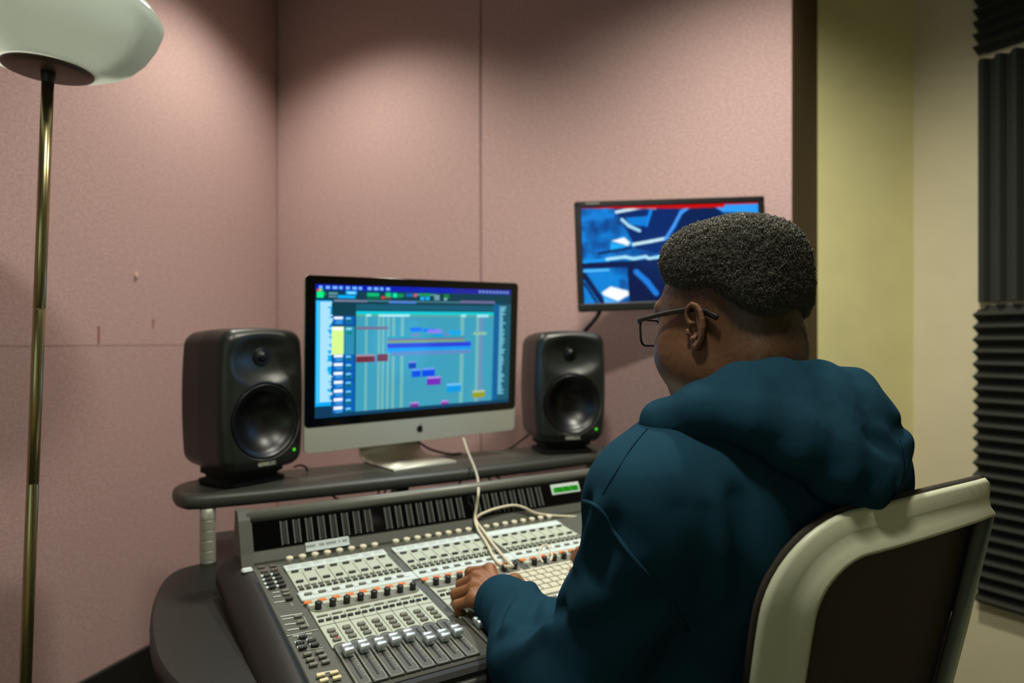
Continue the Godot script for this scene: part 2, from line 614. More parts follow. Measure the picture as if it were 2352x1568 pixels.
func console() -> void:
	var t := thing("mixing_console", "grey multi-channel mixing console with white panels, orange labels and chrome faders", "mixing console", Vector3(-0.44017, EYE - 0.43999, -1.31973), DESK_TURN)
	t.rotation = Basis(Vector3.UP, DESK_TURN).rotated(Vector3(cos(DESK_TURN), 0, -sin(DESK_TURN)), 0.11167).get_euler()
	var pitch := 0.2213
	var right := 0.98
	# chassis: sloped face plate with a dark side rest and a front lip
	var s := S()
	box(s, Vector3((right - 0.055) * 0.5, -0.0255, 0.193), Vector3(right + 0.055, 0.05, 0.475), 0.003)
	part(t, "chassis", done(s), M.console)
	s = S()
	# left side rest, a rounded profile drawn along the depth
	var prof := [Vector2(-0.056, 0.003), Vector2(-0.066, 0.0035), Vector2(-0.085, -0.004), Vector2(-0.100, -0.016), Vector2(-0.108, -0.032), Vector2(-0.108, -0.052), Vector2(-0.056, -0.052)]
	sweep_z(s, prof, -0.10, 0.432)
	part(t, "side_rest", done(s), M.console_dark)
	s = S()
	box(s, Vector3((right - 0.1) * 0.5, -0.031, 0.442), Vector3(right + 0.10, 0.060, 0.022), 0.006)
	part(t, "front_rest", done(s), M.console_dark)
	s = S()
	box(s, Vector3(-0.066, 0.005, -0.012), Vector3(0.020, 0.007, 0.016), 0.003)
	part(t, "corner_cap", done(s), M.face_white)
	# meter bridge
	s = S()
	prof = [Vector2(-0.0390, -0.002), Vector2(-0.0400, 0.004), Vector2(-0.0520, 0.0200), Vector2(-0.0535, 0.0225), Vector2(-0.0840, 0.0710), Vector2(-0.125, 0.072), Vector2(-0.125, -0.05), Vector2(-0.039, -0.05)]
	sweep_x(s, prof, -0.052, right)
	part(t, "meter_bridge", done(s), M.console)
	s = S()
	tube(s, PackedVector3Array([Vector3(-0.056, 0.0800, -0.0945), Vector3(right, 0.0800, -0.0945)]), 0.0125, 20)
	part(t, "bridge_rail", done(s), M.console_bar)
	s = S()
	prof = [Vector2(-0.030, 0.0), Vector2(-0.045, 0.022), Vector2(-0.078, 0.078), Vector2(-0.090, 0.093), Vector2(-0.118, 0.090), Vector2(-0.125, -0.05), Vector2(-0.030, -0.05)]
	sweep_x(s, prof, -0.072, -0.050)
	part(t, "bridge_cheek", done(s), M.console)
	# glossy black display strip, leaning back; its own axes: x along, y up the slope, z out
	var up := Vector3(0, 0.0710 - 0.0225, -0.0840 + 0.0535).normalized()
	var bridge := Transform3D(Basis(Vector3.RIGHT, up, Vector3.RIGHT.cross(up)), Vector3(0, 0.0225, -0.0535))
	var hgt := 0.0570
	var pane := part(t, "display_strip", box_mesh(Vector3(right + 0.046, hgt, 0.002), 0.0004, Vector3(right * 0.5 - 0.023, hgt * 0.5, 0.0005)), M.black_gloss, bridge)
	var lit := meter_mesh(0.0026)
	var dark := box_mesh(Vector3(0.0075, 0.046, 0.0014), 0.0004)
	for b in 3:
		for k in 8:
			var x := 0.0045 + b * pitch + k * 0.0252
			var m := part(t, "level_meter", dark, M.black, bridge * at(x + 0.0095, hgt * 0.5 - 0.001, 0.002))
			part(m, "segment_column", lit, M.meter, at(-0.0058, 0, 0.0005))
			part(m, "segment_column", lit, M.meter, at(0.0058, 0, 0.0005))
	part(t, "lcd_frame", box_mesh(Vector3(0.088, 0.026, 0.003), 0.001), M.face_white, bridge * at(0.7155, 0.0385, 0.003))
	part(t, "lcd_screen", box_mesh(Vector3(0.078, 0.013, 0.001), 0.0002), M.lcd, bridge * at(0.7155, 0.0368, 0.0048), "lit green text display")
	s = S()
	for r in 2:
		for k in 16:
			if (k * 7 + r * 3) % 5 != 0:
				box(s, Vector3(-0.036 + k * 0.0048, 0.003 - r * 0.006, 0), Vector3(0.0034, 0.0042, 0.0004), 0.0)
	part(t, "lcd_text", done(s), mat(Color(0.03, 0.22, 0.02), 0.5), bridge * at(0.7155, 0.0368, 0.0055))
	# channel strips
	var knob := knob_mesh()
	var enc := encoder_mesh()
	var b14 := key_mesh(0.0135, 0.0062, 0.0035)
	var b09 := key_mesh(0.0090, 0.0052, 0.003)
	var bsq := key_mesh(0.0088, 0.0062, 0.003)
	var b13 := key_mesh(0.0125, 0.0088, 0.004)
	var oval := pill_mesh(0.0185, 0.0042, 0.0022)
	var tag_m := box_mesh(Vector3(0.0135, 0.0022, 0.009), 0.0005)
	var white_sq := box_mesh(Vector3(0.0095, 0.002, 0.0085), 0.0005)
	var scribble := box_mesh(Vector3(0.0215, 0.0016, 0.022), 0.0005)
	var line := box_mesh(Vector3(0.0010, 0.0008, 0.062), 0.0)
	var line_long := box_mesh(Vector3(0.0010, 0.0008, 0.105), 0.0)
	var step := box_mesh(Vector3(0.0125, 0.004, 0.011), 0.0008)
	var plate := fader_plate_mesh()
	var outline := fader_outline_mesh()
	var scale_m := fader_scale_mesh()
	var slot := box_mesh(Vector3(0.0030, 0.0008, 0.094), 0.0)
	var cap := fader_cap_mesh()
	var caps := [0.343, 0.343, 0.348, 0.345, 0.343, 0.365, 0.367, 0.363]
	var letters := ink_mesh()
	for b in 3:
		var x0 := b * pitch
		var w := 0.2025
		part(t, "channel_panel", box_mesh(Vector3(w, 0.003, 0.318), 0.0008, Vector3(w * 0.5, 0.001, 0.155)), M.face, at(x0, 0, 0))
		var band := part(t, "label_strip", box_mesh(Vector3(w + 0.002, 0.0035, 0.026), 0.001, Vector3(w * 0.5, 0.0028, 0.006)), M.face_white, at(x0, 0, 0))
		if b < 2:
			for k in 8:
				part(band, "handwriting", letters, M.face_line, at(0.0135 + k * 0.0248, 0.0047, 0.006 + 0.002 * sin(k * 2.3)))
		part(t, "display_band", box_mesh(Vector3(w + 0.018, 0.0045, 0.033), 0.0012, Vector3(w * 0.5 + 0.005, 0.002, 0.1305)), M.face_white, at(x0, 0, 0))
		part(t, "knob_recess", pill_box(0.202, 0.040, 0.0012, 0.018), M.key_grey, at(x0 + 0.101, 0.0022, 0.179))
		for k in 8:
			var x := x0 + 0.0135 + k * 0.0249
			part(t, "rotary_knob", knob, M.cream, at(x - 0.0003, 0.0, -0.0155))
			part(t, "assign_button", b14, M.key_dark, at(x, 0.0025, 0.0265))
			part(t, "mode_button", b14, M.key_dark, at(x - 0.002, 0.0025, 0.0715))
			for r in 2:
				for q in 2:
					part(t, "insert_button" if r == 0 else "send_button", b09, M.key_grey if r == 0 else M.key_dark, at(x - 0.0065 + q * 0.0123, 0.0025, 0.0925 + r * 0.0115))
			part(t, "flip_button", b14, M.key_grey, at(x - 0.002, 0.0042, 0.130))
			part(t, "display_tab", white_sq, M.face_white, at(x + 0.0115, 0.0045, 0.131))
			part(t, "orange_tag", tag_m, M.orange, at(x - 0.0100, 0.0045, 0.1590), "orange channel label")
			part(t, "tag_ledge", step, M.face, at(x - 0.0060, 0.003, 0.1690))
			part(t, "encoder", enc, M.key_dark, at(x + 0.0005, 0.002, 0.1850))
			part(t, "bank_button", oval, M.key_grey, at(x, 0.0025, 0.2125))
			for q in 2:
				part(t, "solo_button" if q == 0 else "mute_button", bsq, M.key_dark, at(x - 0.0065 + q * 0.0125, 0.0025, 0.2285))
			for r in 3:
				part(t, ["record_button", "input_button", "select_button"][r], b13, M.key_grey, at(x - 0.0005, 0.0025, 0.2660 + r * 0.0148))
			if k > 0:
				part(t, "strip_line", line, M.face_line, at(x - 0.0125, 0.0026, 0.060))
				part(t, "strip_line", line_long, M.face_line, at(x - 0.0125, 0.0026, 0.262))
			var fp := part(t, "fader_plate", plate, M.console, at(x, 0.0022, 0.362))
			part(fp, "outline", outline, M.print, at(0, 0.0016, 0))
			part(fp, "scale", scale_m, M.print, at(0, 0.0016, 0))
			part(fp, "slot", slot, M.black, at(0, 0.0016, 0.003))
			part(t, "fader_cap", cap, M.chrome, at(x + 0.0010, 0.004, caps[k] if b == 0 else 0.345 + 0.01 * ((k * 5 + b) % 4)))
		part(t, "divider_line", box_mesh(Vector3(w, 0.0008, 0.0012), 0.0, Vector3(w * 0.5, 0.0026, 0.2435)), M.face_line, at(x0, 0, 0))
	part(t, "record_light", box_mesh(Vector3(0.004, 0.001, 0.002), 0.0002), M.led_red, at(0.0128, 0.0072, 0.2945), "tiny lit red lamp")
	for k in 2:
		part(t, "signal_light", box_mesh(Vector3(0.0016, 0.001, 0.0016), 0.0002), M.led_green, at(0.005 + k * 0.0249, 0.0045, 0.191), "tiny lit green lamp")
	# control strip on the left of the first bay
	var sq := key_mesh(0.0125, 0.0070, 0.0045)
	var leg := box_mesh(Vector3(0.0105, 0.0012, 0.0075), 0.0003)
	for p in [Vector2(-0.0366, 0.0217), Vector2(-0.0371, 0.0389), Vector2(-0.0377, 0.0560), Vector2(-0.0379, 0.0731), Vector2(-0.0194, 0.0216), Vector2(-0.0193, 0.0395), Vector2(-0.0197, 0.0571), Vector2(-0.0201, 0.0743)]:
		part(t, "automation_button", sq, M.key_dark, at(p.x, 0.0015, p.y))
		part(t, "button_legend", leg, M.face_white, at(p.x - 0.0045, 0.0006, p.y - 0.0075))
	for p in [Vector2(-0.0361, -0.0028), Vector2(-0.0183, -0.0018), Vector2(-0.0382, -0.0227), Vector2(-0.0169, -0.0198)]:
		part(t, "status_button", sq, M.key_brown, at(p.x, -0.0008, p.y))
	for p in [Vector2(-0.0199, 0.0936), Vector2(-0.0209, 0.1075), Vector2(-0.0224, 0.1941), Vector2(-0.0228, 0.2139), Vector2(-0.0224, 0.2316)]:
		part(t, "page_button", sq, M.key_grey, at(p.x, -0.0004, p.y))
	part(t, "page_button", sq, M.key_dark, at((Vector2(-0.0211, 0.1290)).x, 0.001, (Vector2(-0.0211, 0.1290)).y))
	s = S()
	for q in [[Vector2(-0.0461, 0.1272), Vector2(-0.0281, 0.1293)], [Vector2(-0.0430, 0.1056), Vector2(-0.0305, 0.1068)], [Vector2(-0.0410, 0.0892), Vector2(-0.0290, 0.0900)], [Vector2(-0.0472, 0.1905), Vector2(-0.0286, 0.1928)], [Vector2(-0.0474, 0.2099), Vector2(-0.0291, 0.2123)], [Vector2(-0.0476, 0.2288), Vector2(-0.0296, 0.2312)], [Vector2(-0.0478, 0.1807), Vector2(-0.0129, 0.1847)], [Vector2(-0.0209, 0.1396), Vector2(-0.0208, 0.1517)], [Vector2(-0.0131, 0.1968), Vector2(-0.0141, 0.2309)], [Vector2(-0.0447, 0.2508), Vector2(-0.0154, 0.2543)], [Vector2(-0.0438, 0.2959), Vector2(-0.0111, 0.3033)], [Vector2(-0.0382, 0.3674), Vector2(-0.0174, 0.3701)]]:
		ribbon(s, [q[0], q[1]], 0.0035 if (q[1].y - q[0].y) < 0.004 else 0.0012, 0.0003)
	part(t, "printed_legend", done(s), M.print)
	part(t, "divider_line", box_mesh(Vector3(0.050, 0.0012, 0.002), 0.0003, Vector3(-0.028, 0.0003, 0.247)), M.print)
	for p in [Vector2(-0.0323, 0.2638), Vector2(-0.0224, 0.2805), Vector2(-0.0401, 0.2799), Vector2(-0.0402, 0.2949), Vector2(-0.0216, 0.2949)]:
		part(t, "transport_button", sq, M.key_dark, at(p.x, 0.001, p.y))
		part(t, "button_legend", leg, M.face_white, at(p.x - 0.001, 0.0004, p.y - 0.008))
	for p in [Vector2(-0.0382, 0.3152), Vector2(-0.0202, 0.3165), Vector2(-0.0382, 0.3314), Vector2(-0.0197, 0.3312), Vector2(-0.0377, 0.3461), Vector2(-0.0195, 0.3467)]:
		part(t, "edit_button", sq, M.key_grey, at(p.x, 0.0005, p.y))
	part(t, "record_light", box_mesh(Vector3(0.004, 0.001, 0.002), 0.0002), M.led_red, at((Vector2(-0.0368, 0.3390)).x, 0.0008, (Vector2(-0.0368, 0.3390)).y), "tiny lit red lamp")
	for p in [Vector2(-0.0358, 0.3780), Vector2(-0.0171, 0.3800), Vector2(-0.0352, 0.3924), Vector2(-0.0170, 0.3942)]:
		part(t, "locate_button", sq, M.key_cream, at(p.x, 0.001, p.y))
	# white name plate leaning on the lower edge of the meter bridge
	var sign_t := thing("label_plate", "small white plate with faint printing leaning under the meters of the console", "label", t.position + t.basis * Vector3(0.098, 0.0145, -0.0485), 0.0)
	sign_t.basis = t.basis * Basis(Vector3.RIGHT, up, Vector3.RIGHT.cross(up)) * Basis(Vector3.BACK, 0.01)
	part(sign_t, "plate", box_mesh(Vector3(0.0905, 0.0185, 0.0016), 0.0004, Vector3(0, 0.002, 0.001)), M.face_white)
	part(sign_t, "lip", box_mesh(Vector3(0.0905, 0.0016, 0.006), 0.0005, Vector3(0, -0.0075, 0.0035)), M.face_white)
	s = S()
	for q in [[-0.036, 0.018], [-0.012, 0.008], [0.008, 0.020], [0.026, 0.003], [0.037, 0.010]]:
		for k in int(q[1] / 0.0036) + 1:
			box(s, Vector3(q[0] - q[1] * 0.5 + k * 0.0036, 0.003 + 0.0006 * sin(k * 3.1), 0), Vector3(0.0022, 0.0052, 0.0002), 0.0)
	part(sign_t, "faded_print", done(s), M.meter, at(0, 0, 0.0019))


func sweep_x(s: SurfaceTool, prof: Array, x0: float, x1: float) -> void:
	# prof: (z, y) outline, convex enough to fan from its middle
	flat(s)
	var mid := Vector2.ZERO
	for p in prof:
		mid += p / prof.size()
	for i in prof.size():
		var a: Vector2 = prof[i]
		var b: Vector2 = prof[(i + 1) % prof.size()]
		var dir := Vector3(0, (b.x - a.x), -(b.y - a.y))
		if dir.dot(Vector3(0, (a.y + b.y) * 0.5 - mid.y, (a.x + b.x) * 0.5 - mid.x)) < 0.0:
			dir = -dir
		quad(s, Vector3(x0, a.y, a.x), Vector3(x1, a.y, a.x), Vector3(x1, b.y, b.x), Vector3(x0, b.y, b.x), dir)
		for x in [x0, x1]:
			tri(s, Vector3(x, mid.y, mid.x), Vector3(x, a.y, a.x), Vector3(x, b.y, b.x), Vector3(x - (x0 + x1) * 0.5, 0, 0))


func sweep_z(s: SurfaceTool, prof: Array, z0: float, z1: float) -> void:
	var mid := Vector2.ZERO
	for p in prof:
		mid += p / prof.size()
	for i in prof.size():
		var a: Vector2 = prof[i]
		var b: Vector2 = prof[(i + 1) % prof.size()]
		smooth(s)
		quad(s, Vector3(a.x, a.y, z0), Vector3(a.x, a.y, z1), Vector3(b.x, b.y, z1), Vector3(b.x, b.y, z0), Vector3((a.x + b.x) * 0.5 - mid.x, (a.y + b.y) * 0.5 - mid.y, 0))
		flat(s)
		for z in [z0, z1]:
			tri(s, Vector3(mid.x, mid.y, z), Vector3(a.x, a.y, z), Vector3(b.x, b.y, z), Vector3(0, 0, z - (z0 + z1) * 0.5))


func meter_mesh(w: float) -> ArrayMesh:
	var s := S()
	for k in 16:
		box(s, Vector3(0, -0.0225 + k * 0.0030, 0), Vector3(w, 0.0023, 0.0012), 0.0)
	return done(s)


func key_mesh(w: float, d: float, h: float) -> ArrayMesh:
	var s := S()
	box(s, Vector3(0, h * 0.5, 0), Vector3(w, h, d), minf(0.0009, d * 0.15))
	return done(s)


func pill_mesh(w: float, d: float, h: float) -> ArrayMesh:
	var s := S()
	prism(s, round_rect(0, 0, w, d, d * 0.499, 4), [[0.0, 0.0], [0.0, h * 0.7], [0.0005, h]])
	return done(s)


func pill_box(w: float, d: float, h: float, r: float) -> ArrayMesh:
	var s := S()
	prism(s, round_rect(0, 0, w, d, r, 5), [[0.0, 0.0], [0.0, h * 0.7], [0.0004, h]])
	return done(s)


func knob_mesh() -> ArrayMesh:
	var s := S()
	lathe(s, [[0.0, 0.0], [0.0048, 0.0], [0.0042, 0.002], [0.0036, 0.009], [0.0056, 0.0105], [0.0070, 0.0120], [0.0073, 0.0138], [0.0068, 0.0158], [0.0045, 0.0170], [0.0, 0.0172]], 16)
	return done(s)


func encoder_mesh() -> ArrayMesh:
	var s := S()
	lathe(s, [[0.0, 0.0], [0.0062, 0.0], [0.0054, 0.007], [0.0058, 0.0105], [0.0058, 0.0125], [0.0050, 0.0138], [0.0, 0.0140]], 16)
	return done(s)


func fader_plate_mesh() -> ArrayMesh:
	var s := S()
	var poly := PackedVector2Array()
	for i in 9:
		var a := PI + PI * i / 8.0
		poly.append(Vector2(cos(a) * 0.0115, -0.048 + sin(a) * 0.0085))
	poly.append(Vector2(0.0115, 0.064))
	poly.append(Vector2(-0.0115, 0.064))
	prism(s, poly, [[0.0, -0.002], [0.0, 0.0010], [0.0006, 0.0015]], Transform3D.IDENTITY, true)
	return done(s)


func fader_outline_mesh() -> ArrayMesh:
	var s := S()
	ribbon(s, Array(round_rect(0, 0.006, 0.0185, 0.112, 0.006, 4)), 0.0005, 0.0, true)
	return done(s)


func fader_scale_mesh() -> ArrayMesh:
	var s := S()
	for k in 13:
		var z := -0.040 + k * 0.0068
		ribbon(s, [Vector2(0.0058, z), Vector2(0.0076, z)], 0.0016 if k % 2 == 0 else 0.0008, 0.0)
	return done(s)


func fader_cap_mesh() -> ArrayMesh:
	var s := S()
	for q in [-1, 1]:
		var xf := Transform3D(Basis(Vector3.BACK, PI / 2), Vector3(0, 0.0088, q * 0.0064))
		lathe(s, [[0.0, -0.0078], [0.0046, -0.0078], [0.0052, -0.0070], [0.0052, 0.0070], [0.0046, 0.0078], [0.0, 0.0078]], 20, xf)
	box(s, Vector3(0, 0.0030, 0), Vector3(0.0120, 0.0060, 0.0190), 0.001)
	box(s, Vector3(0, -0.001, 0), Vector3(0.0016, 0.005, 0.008), 0.0)
	return done(s)


func ink_mesh() -> ArrayMesh:
	var s := S()
	var r := RandomNumberGenerator.new()
	r.seed = 5
	for k in 9:
		var x := -0.009 + (k % 5) * 0.0042
		var z := -0.004 + (k / 5) * 0.008
		ribbon(s, [Vector2(x, z + r.randf() * 0.002), Vector2(x + 0.002, z - 0.003), Vector2(x + 0.003, z + r.randf() * 0.003)], 0.0007, 0.0)
	return done(s)


# ------------------------------------------------------------------ signed distance fields and their meshes

class Field:
	var kind := PackedInt32Array()      # 0 tapered capsule, 1 ellipsoid
	var op := PackedInt32Array()        # 0 join, 1 cut
	var a := PackedVector3Array()
	var b := PackedVector3Array()
	var r0 := PackedFloat32Array()
	var r1 := PackedFloat32Array()
	var k := PackedFloat32Array()
	var zs := PackedFloat32Array()
	var fa := PackedVector3Array()
	var fb := PackedVector3Array()
	var fw := PackedFloat32Array()
	var fh := PackedFloat32Array()
	var noise: FastNoiseLite
	var amp := 0.0
	var amp2 := 0.0

	func cap(p: Vector3, q: Vector3, r: float, r2: float, blend := 0.03, flat_z := 1.0, cut := 0) -> void:
		kind.append(0)
		op.append(cut)
		a.append(Vector3(p.x, p.y, p.z * flat_z))
		b.append(Vector3(q.x, q.y, q.z * flat_z) - a[-1])
		r0.append(r)
		r1.append(r2 - r)
		k.append(blend)
		zs.append(flat_z)

	func egg(p: Vector3, r: Vector3, blend := 0.02, cut := 0) -> void:
		kind.append(1)
		op.append(cut)
		a.append(p)
		b.append(r)
		r0.append(0)
		r1.append(0)
		k.append(blend)
		zs.append(1)

	func fold(p: Vector3, q: Vector3, width: float, height: float) -> void:
		fa.append(p)
		fb.append(q - p)
		fw.append(1.0 / (width * width))
		fh.append(height)

	func d(p: Vector3) -> float:
		var res := 1e6
		for i in kind.size():
			var di: float
			if kind[i] == 0:
				var z := zs[i]
				var q := Vector3(p.x, p.y, p.z * z) - a[i]
				var ba := b[i]
				var l := ba.length_squared()
				var h := clampf(q.dot(ba) / l, 0.0, 1.0) if l > 1e-10 else 0.0
				di = (q - ba * h).length() - (r0[i] + r1[i] * h)
				if z > 1.0:
					di *= 0.85
			else:
				var q := p - a[i]
				var e := b[i]
				var u := q / e
				var k0 := u.length()
				var k1 := (u / e).length()
				di = k0 * (k0 - 1.0) / k1 if k1 > 1e-9 else -e.x
			var kk := k[i]
			if op[i] == 0:
				if di >= res + kk:
					continue
				var g := maxf(kk - absf(res - di), 0.0) / kk
				res = minf(res, di) - g * g * kk * 0.25
			else:
				if -di <= res - kk:
					continue
				var g := maxf(kk - absf(res + di), 0.0) / kk
				res = maxf(res, -di) + g * g * kk * 0.25
		if res < 0.06 and res > -0.06:
			for i in fa.size():
				var q := p - fa[i]
				var ba := fb[i]
				var h := clampf(q.dot(ba) / ba.length_squared(), 0.0, 1.0)
				var e := (q - ba * h).length_squared() * fw[i]
				if e < 6.0:
					res -= fh[i] * exp(-e)
			if amp > 0.0:
				res += noise.get_noise_3dv(p) * amp
				if amp2 > 0.0:
					res += noise.get_noise_3dv(p * 4.3) * amp2
		return res


func nets(f: Callable, lo: Vector3, hi: Vector3, c: float, tint = null) -> ArrayMesh:
	# surface nets: one vertex in each cell that the surface crosses, one quad round each crossed edge
	var st := 4
	var nx := int(ceilf((hi.x - lo.x) / c / st)) * st + 1
	var ny := int(ceilf((hi.y - lo.y) / c / st)) * st + 1
	var nz := int(ceilf((hi.z - lo.z) / c / st)) * st + 1
	var val := PackedFloat32Array()
	val.resize(nx * ny * nz)
	val.fill(1e9)
	var vid := PackedInt32Array()
	vid.resize(nx * ny * nz)
	vid.fill(-1)
	var sx := ny * nz
	var sy := nz
	var cells := PackedInt32Array()
	var vs := PackedVector3Array()
	var off := PackedInt32Array([0, sx, sy, sx + sy, 1, sx + 1, sy + 1, sx + sy + 1])
	var edges := [[0, 1], [2, 3], [4, 5], [6, 7], [0, 2], [1, 3], [4, 6], [5, 7], [0, 4], [1, 5], [2, 6], [3, 7]]
	var corner := [Vector3(0, 0, 0), Vector3(1, 0, 0), Vector3(0, 1, 0), Vector3(1, 1, 0), Vector3(0, 0, 1), Vector3(1, 0, 1), Vector3(0, 1, 1), Vector3(1, 1, 1)]
	var reach := c * st * 0.87 * 1.35 + 0.004
	for bx in range(0, nx - 1, st):
		for by in range(0, ny - 1, st):
			for bz in range(0, nz - 1, st):
				if absf(f.call(lo + Vector3(bx + st * 0.5, by + st * 0.5, bz + st * 0.5) * c)) > reach:
					continue
				for i in range(bx, bx + st + 1):
					for j in range(by, by + st + 1):
						for l in range(bz, bz + st + 1):
							var id := i * sx + j * sy + l
							if val[id] > 1e8:
								val[id] = f.call(lo + Vector3(i, j, l) * c)
				for i in range(bx, bx + st):
					for j in range(by, by + st):
						for l in range(bz, bz + st):
							var id := i * sx + j * sy + l
							var n := 0
							for q in 8:
								if val[id + off[q]] < 0.0:
									n += 1
							if n == 0 or n == 8:
								continue
							var sum := Vector3.ZERO
							var m := 0
							for e in edges:
								var u := val[id + off[e[0]]]
								var v := val[id + off[e[1]]]
								if (u < 0.0) != (v < 0.0):
									sum += (corner[e[0]] as Vector3).lerp(corner[e[1]], u / (u - v))
									m += 1
							vid[id] = vs.size()
							cells.append(id)
							vs.append(lo + (Vector3(i, j, l) + sum / m) * c)
	var ns := PackedVector3Array()
	var cs := PackedColorArray()
	ns.resize(vs.size())
	var e := c * 0.35
	for i in vs.size():
		var p := vs[i]
		var d1: float = f.call(p + Vector3(e, -e, -e))
		var d2: float = f.call(p + Vector3(-e, -e, e))
		var d3: float = f.call(p + Vector3(-e, e, -e))
		var d4: float = f.call(p + Vector3(e, e, e))
		var g := Vector3(d1 - d2 - d3 + d4, -d1 - d2 + d3 + d4, -d1 + d2 - d3 + d4)
		ns[i] = g.normalized()
		vs[i] = p - ns[i] * clampf((d1 + d2 + d3 + d4) * 0.25, -c * 0.4, c * 0.4)
		if tint != null:
			cs.append(tint.call(vs[i], ns[i]))
	var idx := PackedInt32Array()
	for i in cells.size():
		var id := cells[i]
		for ax in 3:
			var s1: int = [sx, sy, 1][ax]
			var o1: int = [sy, 1, sx][ax]
			var o2: int = [1, sx, sy][ax]
			var u := val[id]
			var v := val[id + s1]
			if (u < 0.0) == (v < 0.0) or v > 1e8:
				continue
			if id - o1 - o2 < 0:
				continue
			var p := vid[id]
			var q := vid[id - o1]
			var r := vid[id - o1 - o2]
			var t := vid[id - o2]
			if q < 0 or r < 0 or t < 0:
				continue
			if u < 0.0:
				idx.append_array(PackedInt32Array([p, r, q, p, t, r]))
			else:
				idx.append_array(PackedInt32Array([p, q, r, p, r, t]))
	var arr := []
	arr.resize(Mesh.ARRAY_MAX)
	arr[Mesh.ARRAY_VERTEX] = vs
	arr[Mesh.ARRAY_NORMAL] = ns
	if tint != null:
		arr[Mesh.ARRAY_COLOR] = cs
	arr[Mesh.ARRAY_INDEX] = idx
	var mesh := ArrayMesh.new()
	mesh.add_surface_from_arrays(Mesh.PRIMITIVE_TRIANGLES, arr)
	return mesh


func moved(meshes: Array, xfs: Array) -> ArrayMesh:
	# several coloured meshes joined into one, each under its own transform
	var vs := PackedVector3Array()
	var ns := PackedVector3Array()
	var cs := PackedColorArray()
	var idx := PackedInt32Array()
	for i in meshes.size():
		var arr: Array = (meshes[i] as ArrayMesh).surface_get_arrays(0)
		var xf: Transform3D = xfs[i]
		var first := vs.size()
		for v in arr[Mesh.ARRAY_VERTEX]:
			vs.append(xf * v)
		for n in arr[Mesh.ARRAY_NORMAL]:
			ns.append((xf.basis * n).normalized())
		cs.append_array(arr[Mesh.ARRAY_COLOR])
		var id: PackedInt32Array = arr[Mesh.ARRAY_INDEX]
		var mirrored := xf.basis.determinant() < 0.0
		for q in range(0, id.size(), 3):
			idx.append(first + id[q])
			idx.append(first + id[q + (2 if mirrored else 1)])
			idx.append(first + id[q + (1 if mirrored else 2)])
	var out := []
	out.resize(Mesh.ARRAY_MAX)
	out[Mesh.ARRAY_VERTEX] = vs
	out[Mesh.ARRAY_NORMAL] = ns
	out[Mesh.ARRAY_COLOR] = cs
	out[Mesh.ARRAY_INDEX] = idx
	var mesh := ArrayMesh.new()
	mesh.add_surface_from_arrays(Mesh.PRIMITIVE_TRIANGLES, out)
	return mesh


# ------------------------------------------------------------------ speakers

func cabinet_d(p: Vector3) -> float:
	var bx := 0.100 - 0.008 * pow(p.y / 0.15, 2.0) - 0.006 * clampf(-p.z / 0.09, 0.0, 1.5)
	var by := 0.150 - 0.008 * pow(p.x / 0.10, 2.0) - 0.006 * clampf(-p.z / 0.09, 0.0, 1.5)
	var r := 0.026
	var q := p.abs() - Vector3(bx - r, by - r, 0.0925 - r)
	var d := Vector3(maxf(q.x, 0), maxf(q.y, 0), maxf(q.z, 0)).length() + minf(maxf(q.x, maxf(q.y, q.z)), 0.0) - r
	# wave guide round the tweeter
	var e := Vector3(0.082, 0.052, 0.034)
	var u := (p - Vector3(0, 0.082, 0.1045)) / e
	var k0 := u.length()
	var k1 := (u / e).length()
	var w := k0 * (k0 - 1.0) / maxf(k1, 1e-6)
	var g := maxf(0.014 - absf(d + w), 0.0) / 0.014
	d = maxf(d, -w) + g * g * 0.014 * 0.25
	# round recess of the woofer
	var c := maxf(Vector2(p.x, p.y + 0.045).length() - 0.0785, -(p.z - 0.048))
	g = maxf(0.003 - absf(d + c), 0.0) / 0.003
	return maxf(d, -c) + g * g * 0.003 * 0.25


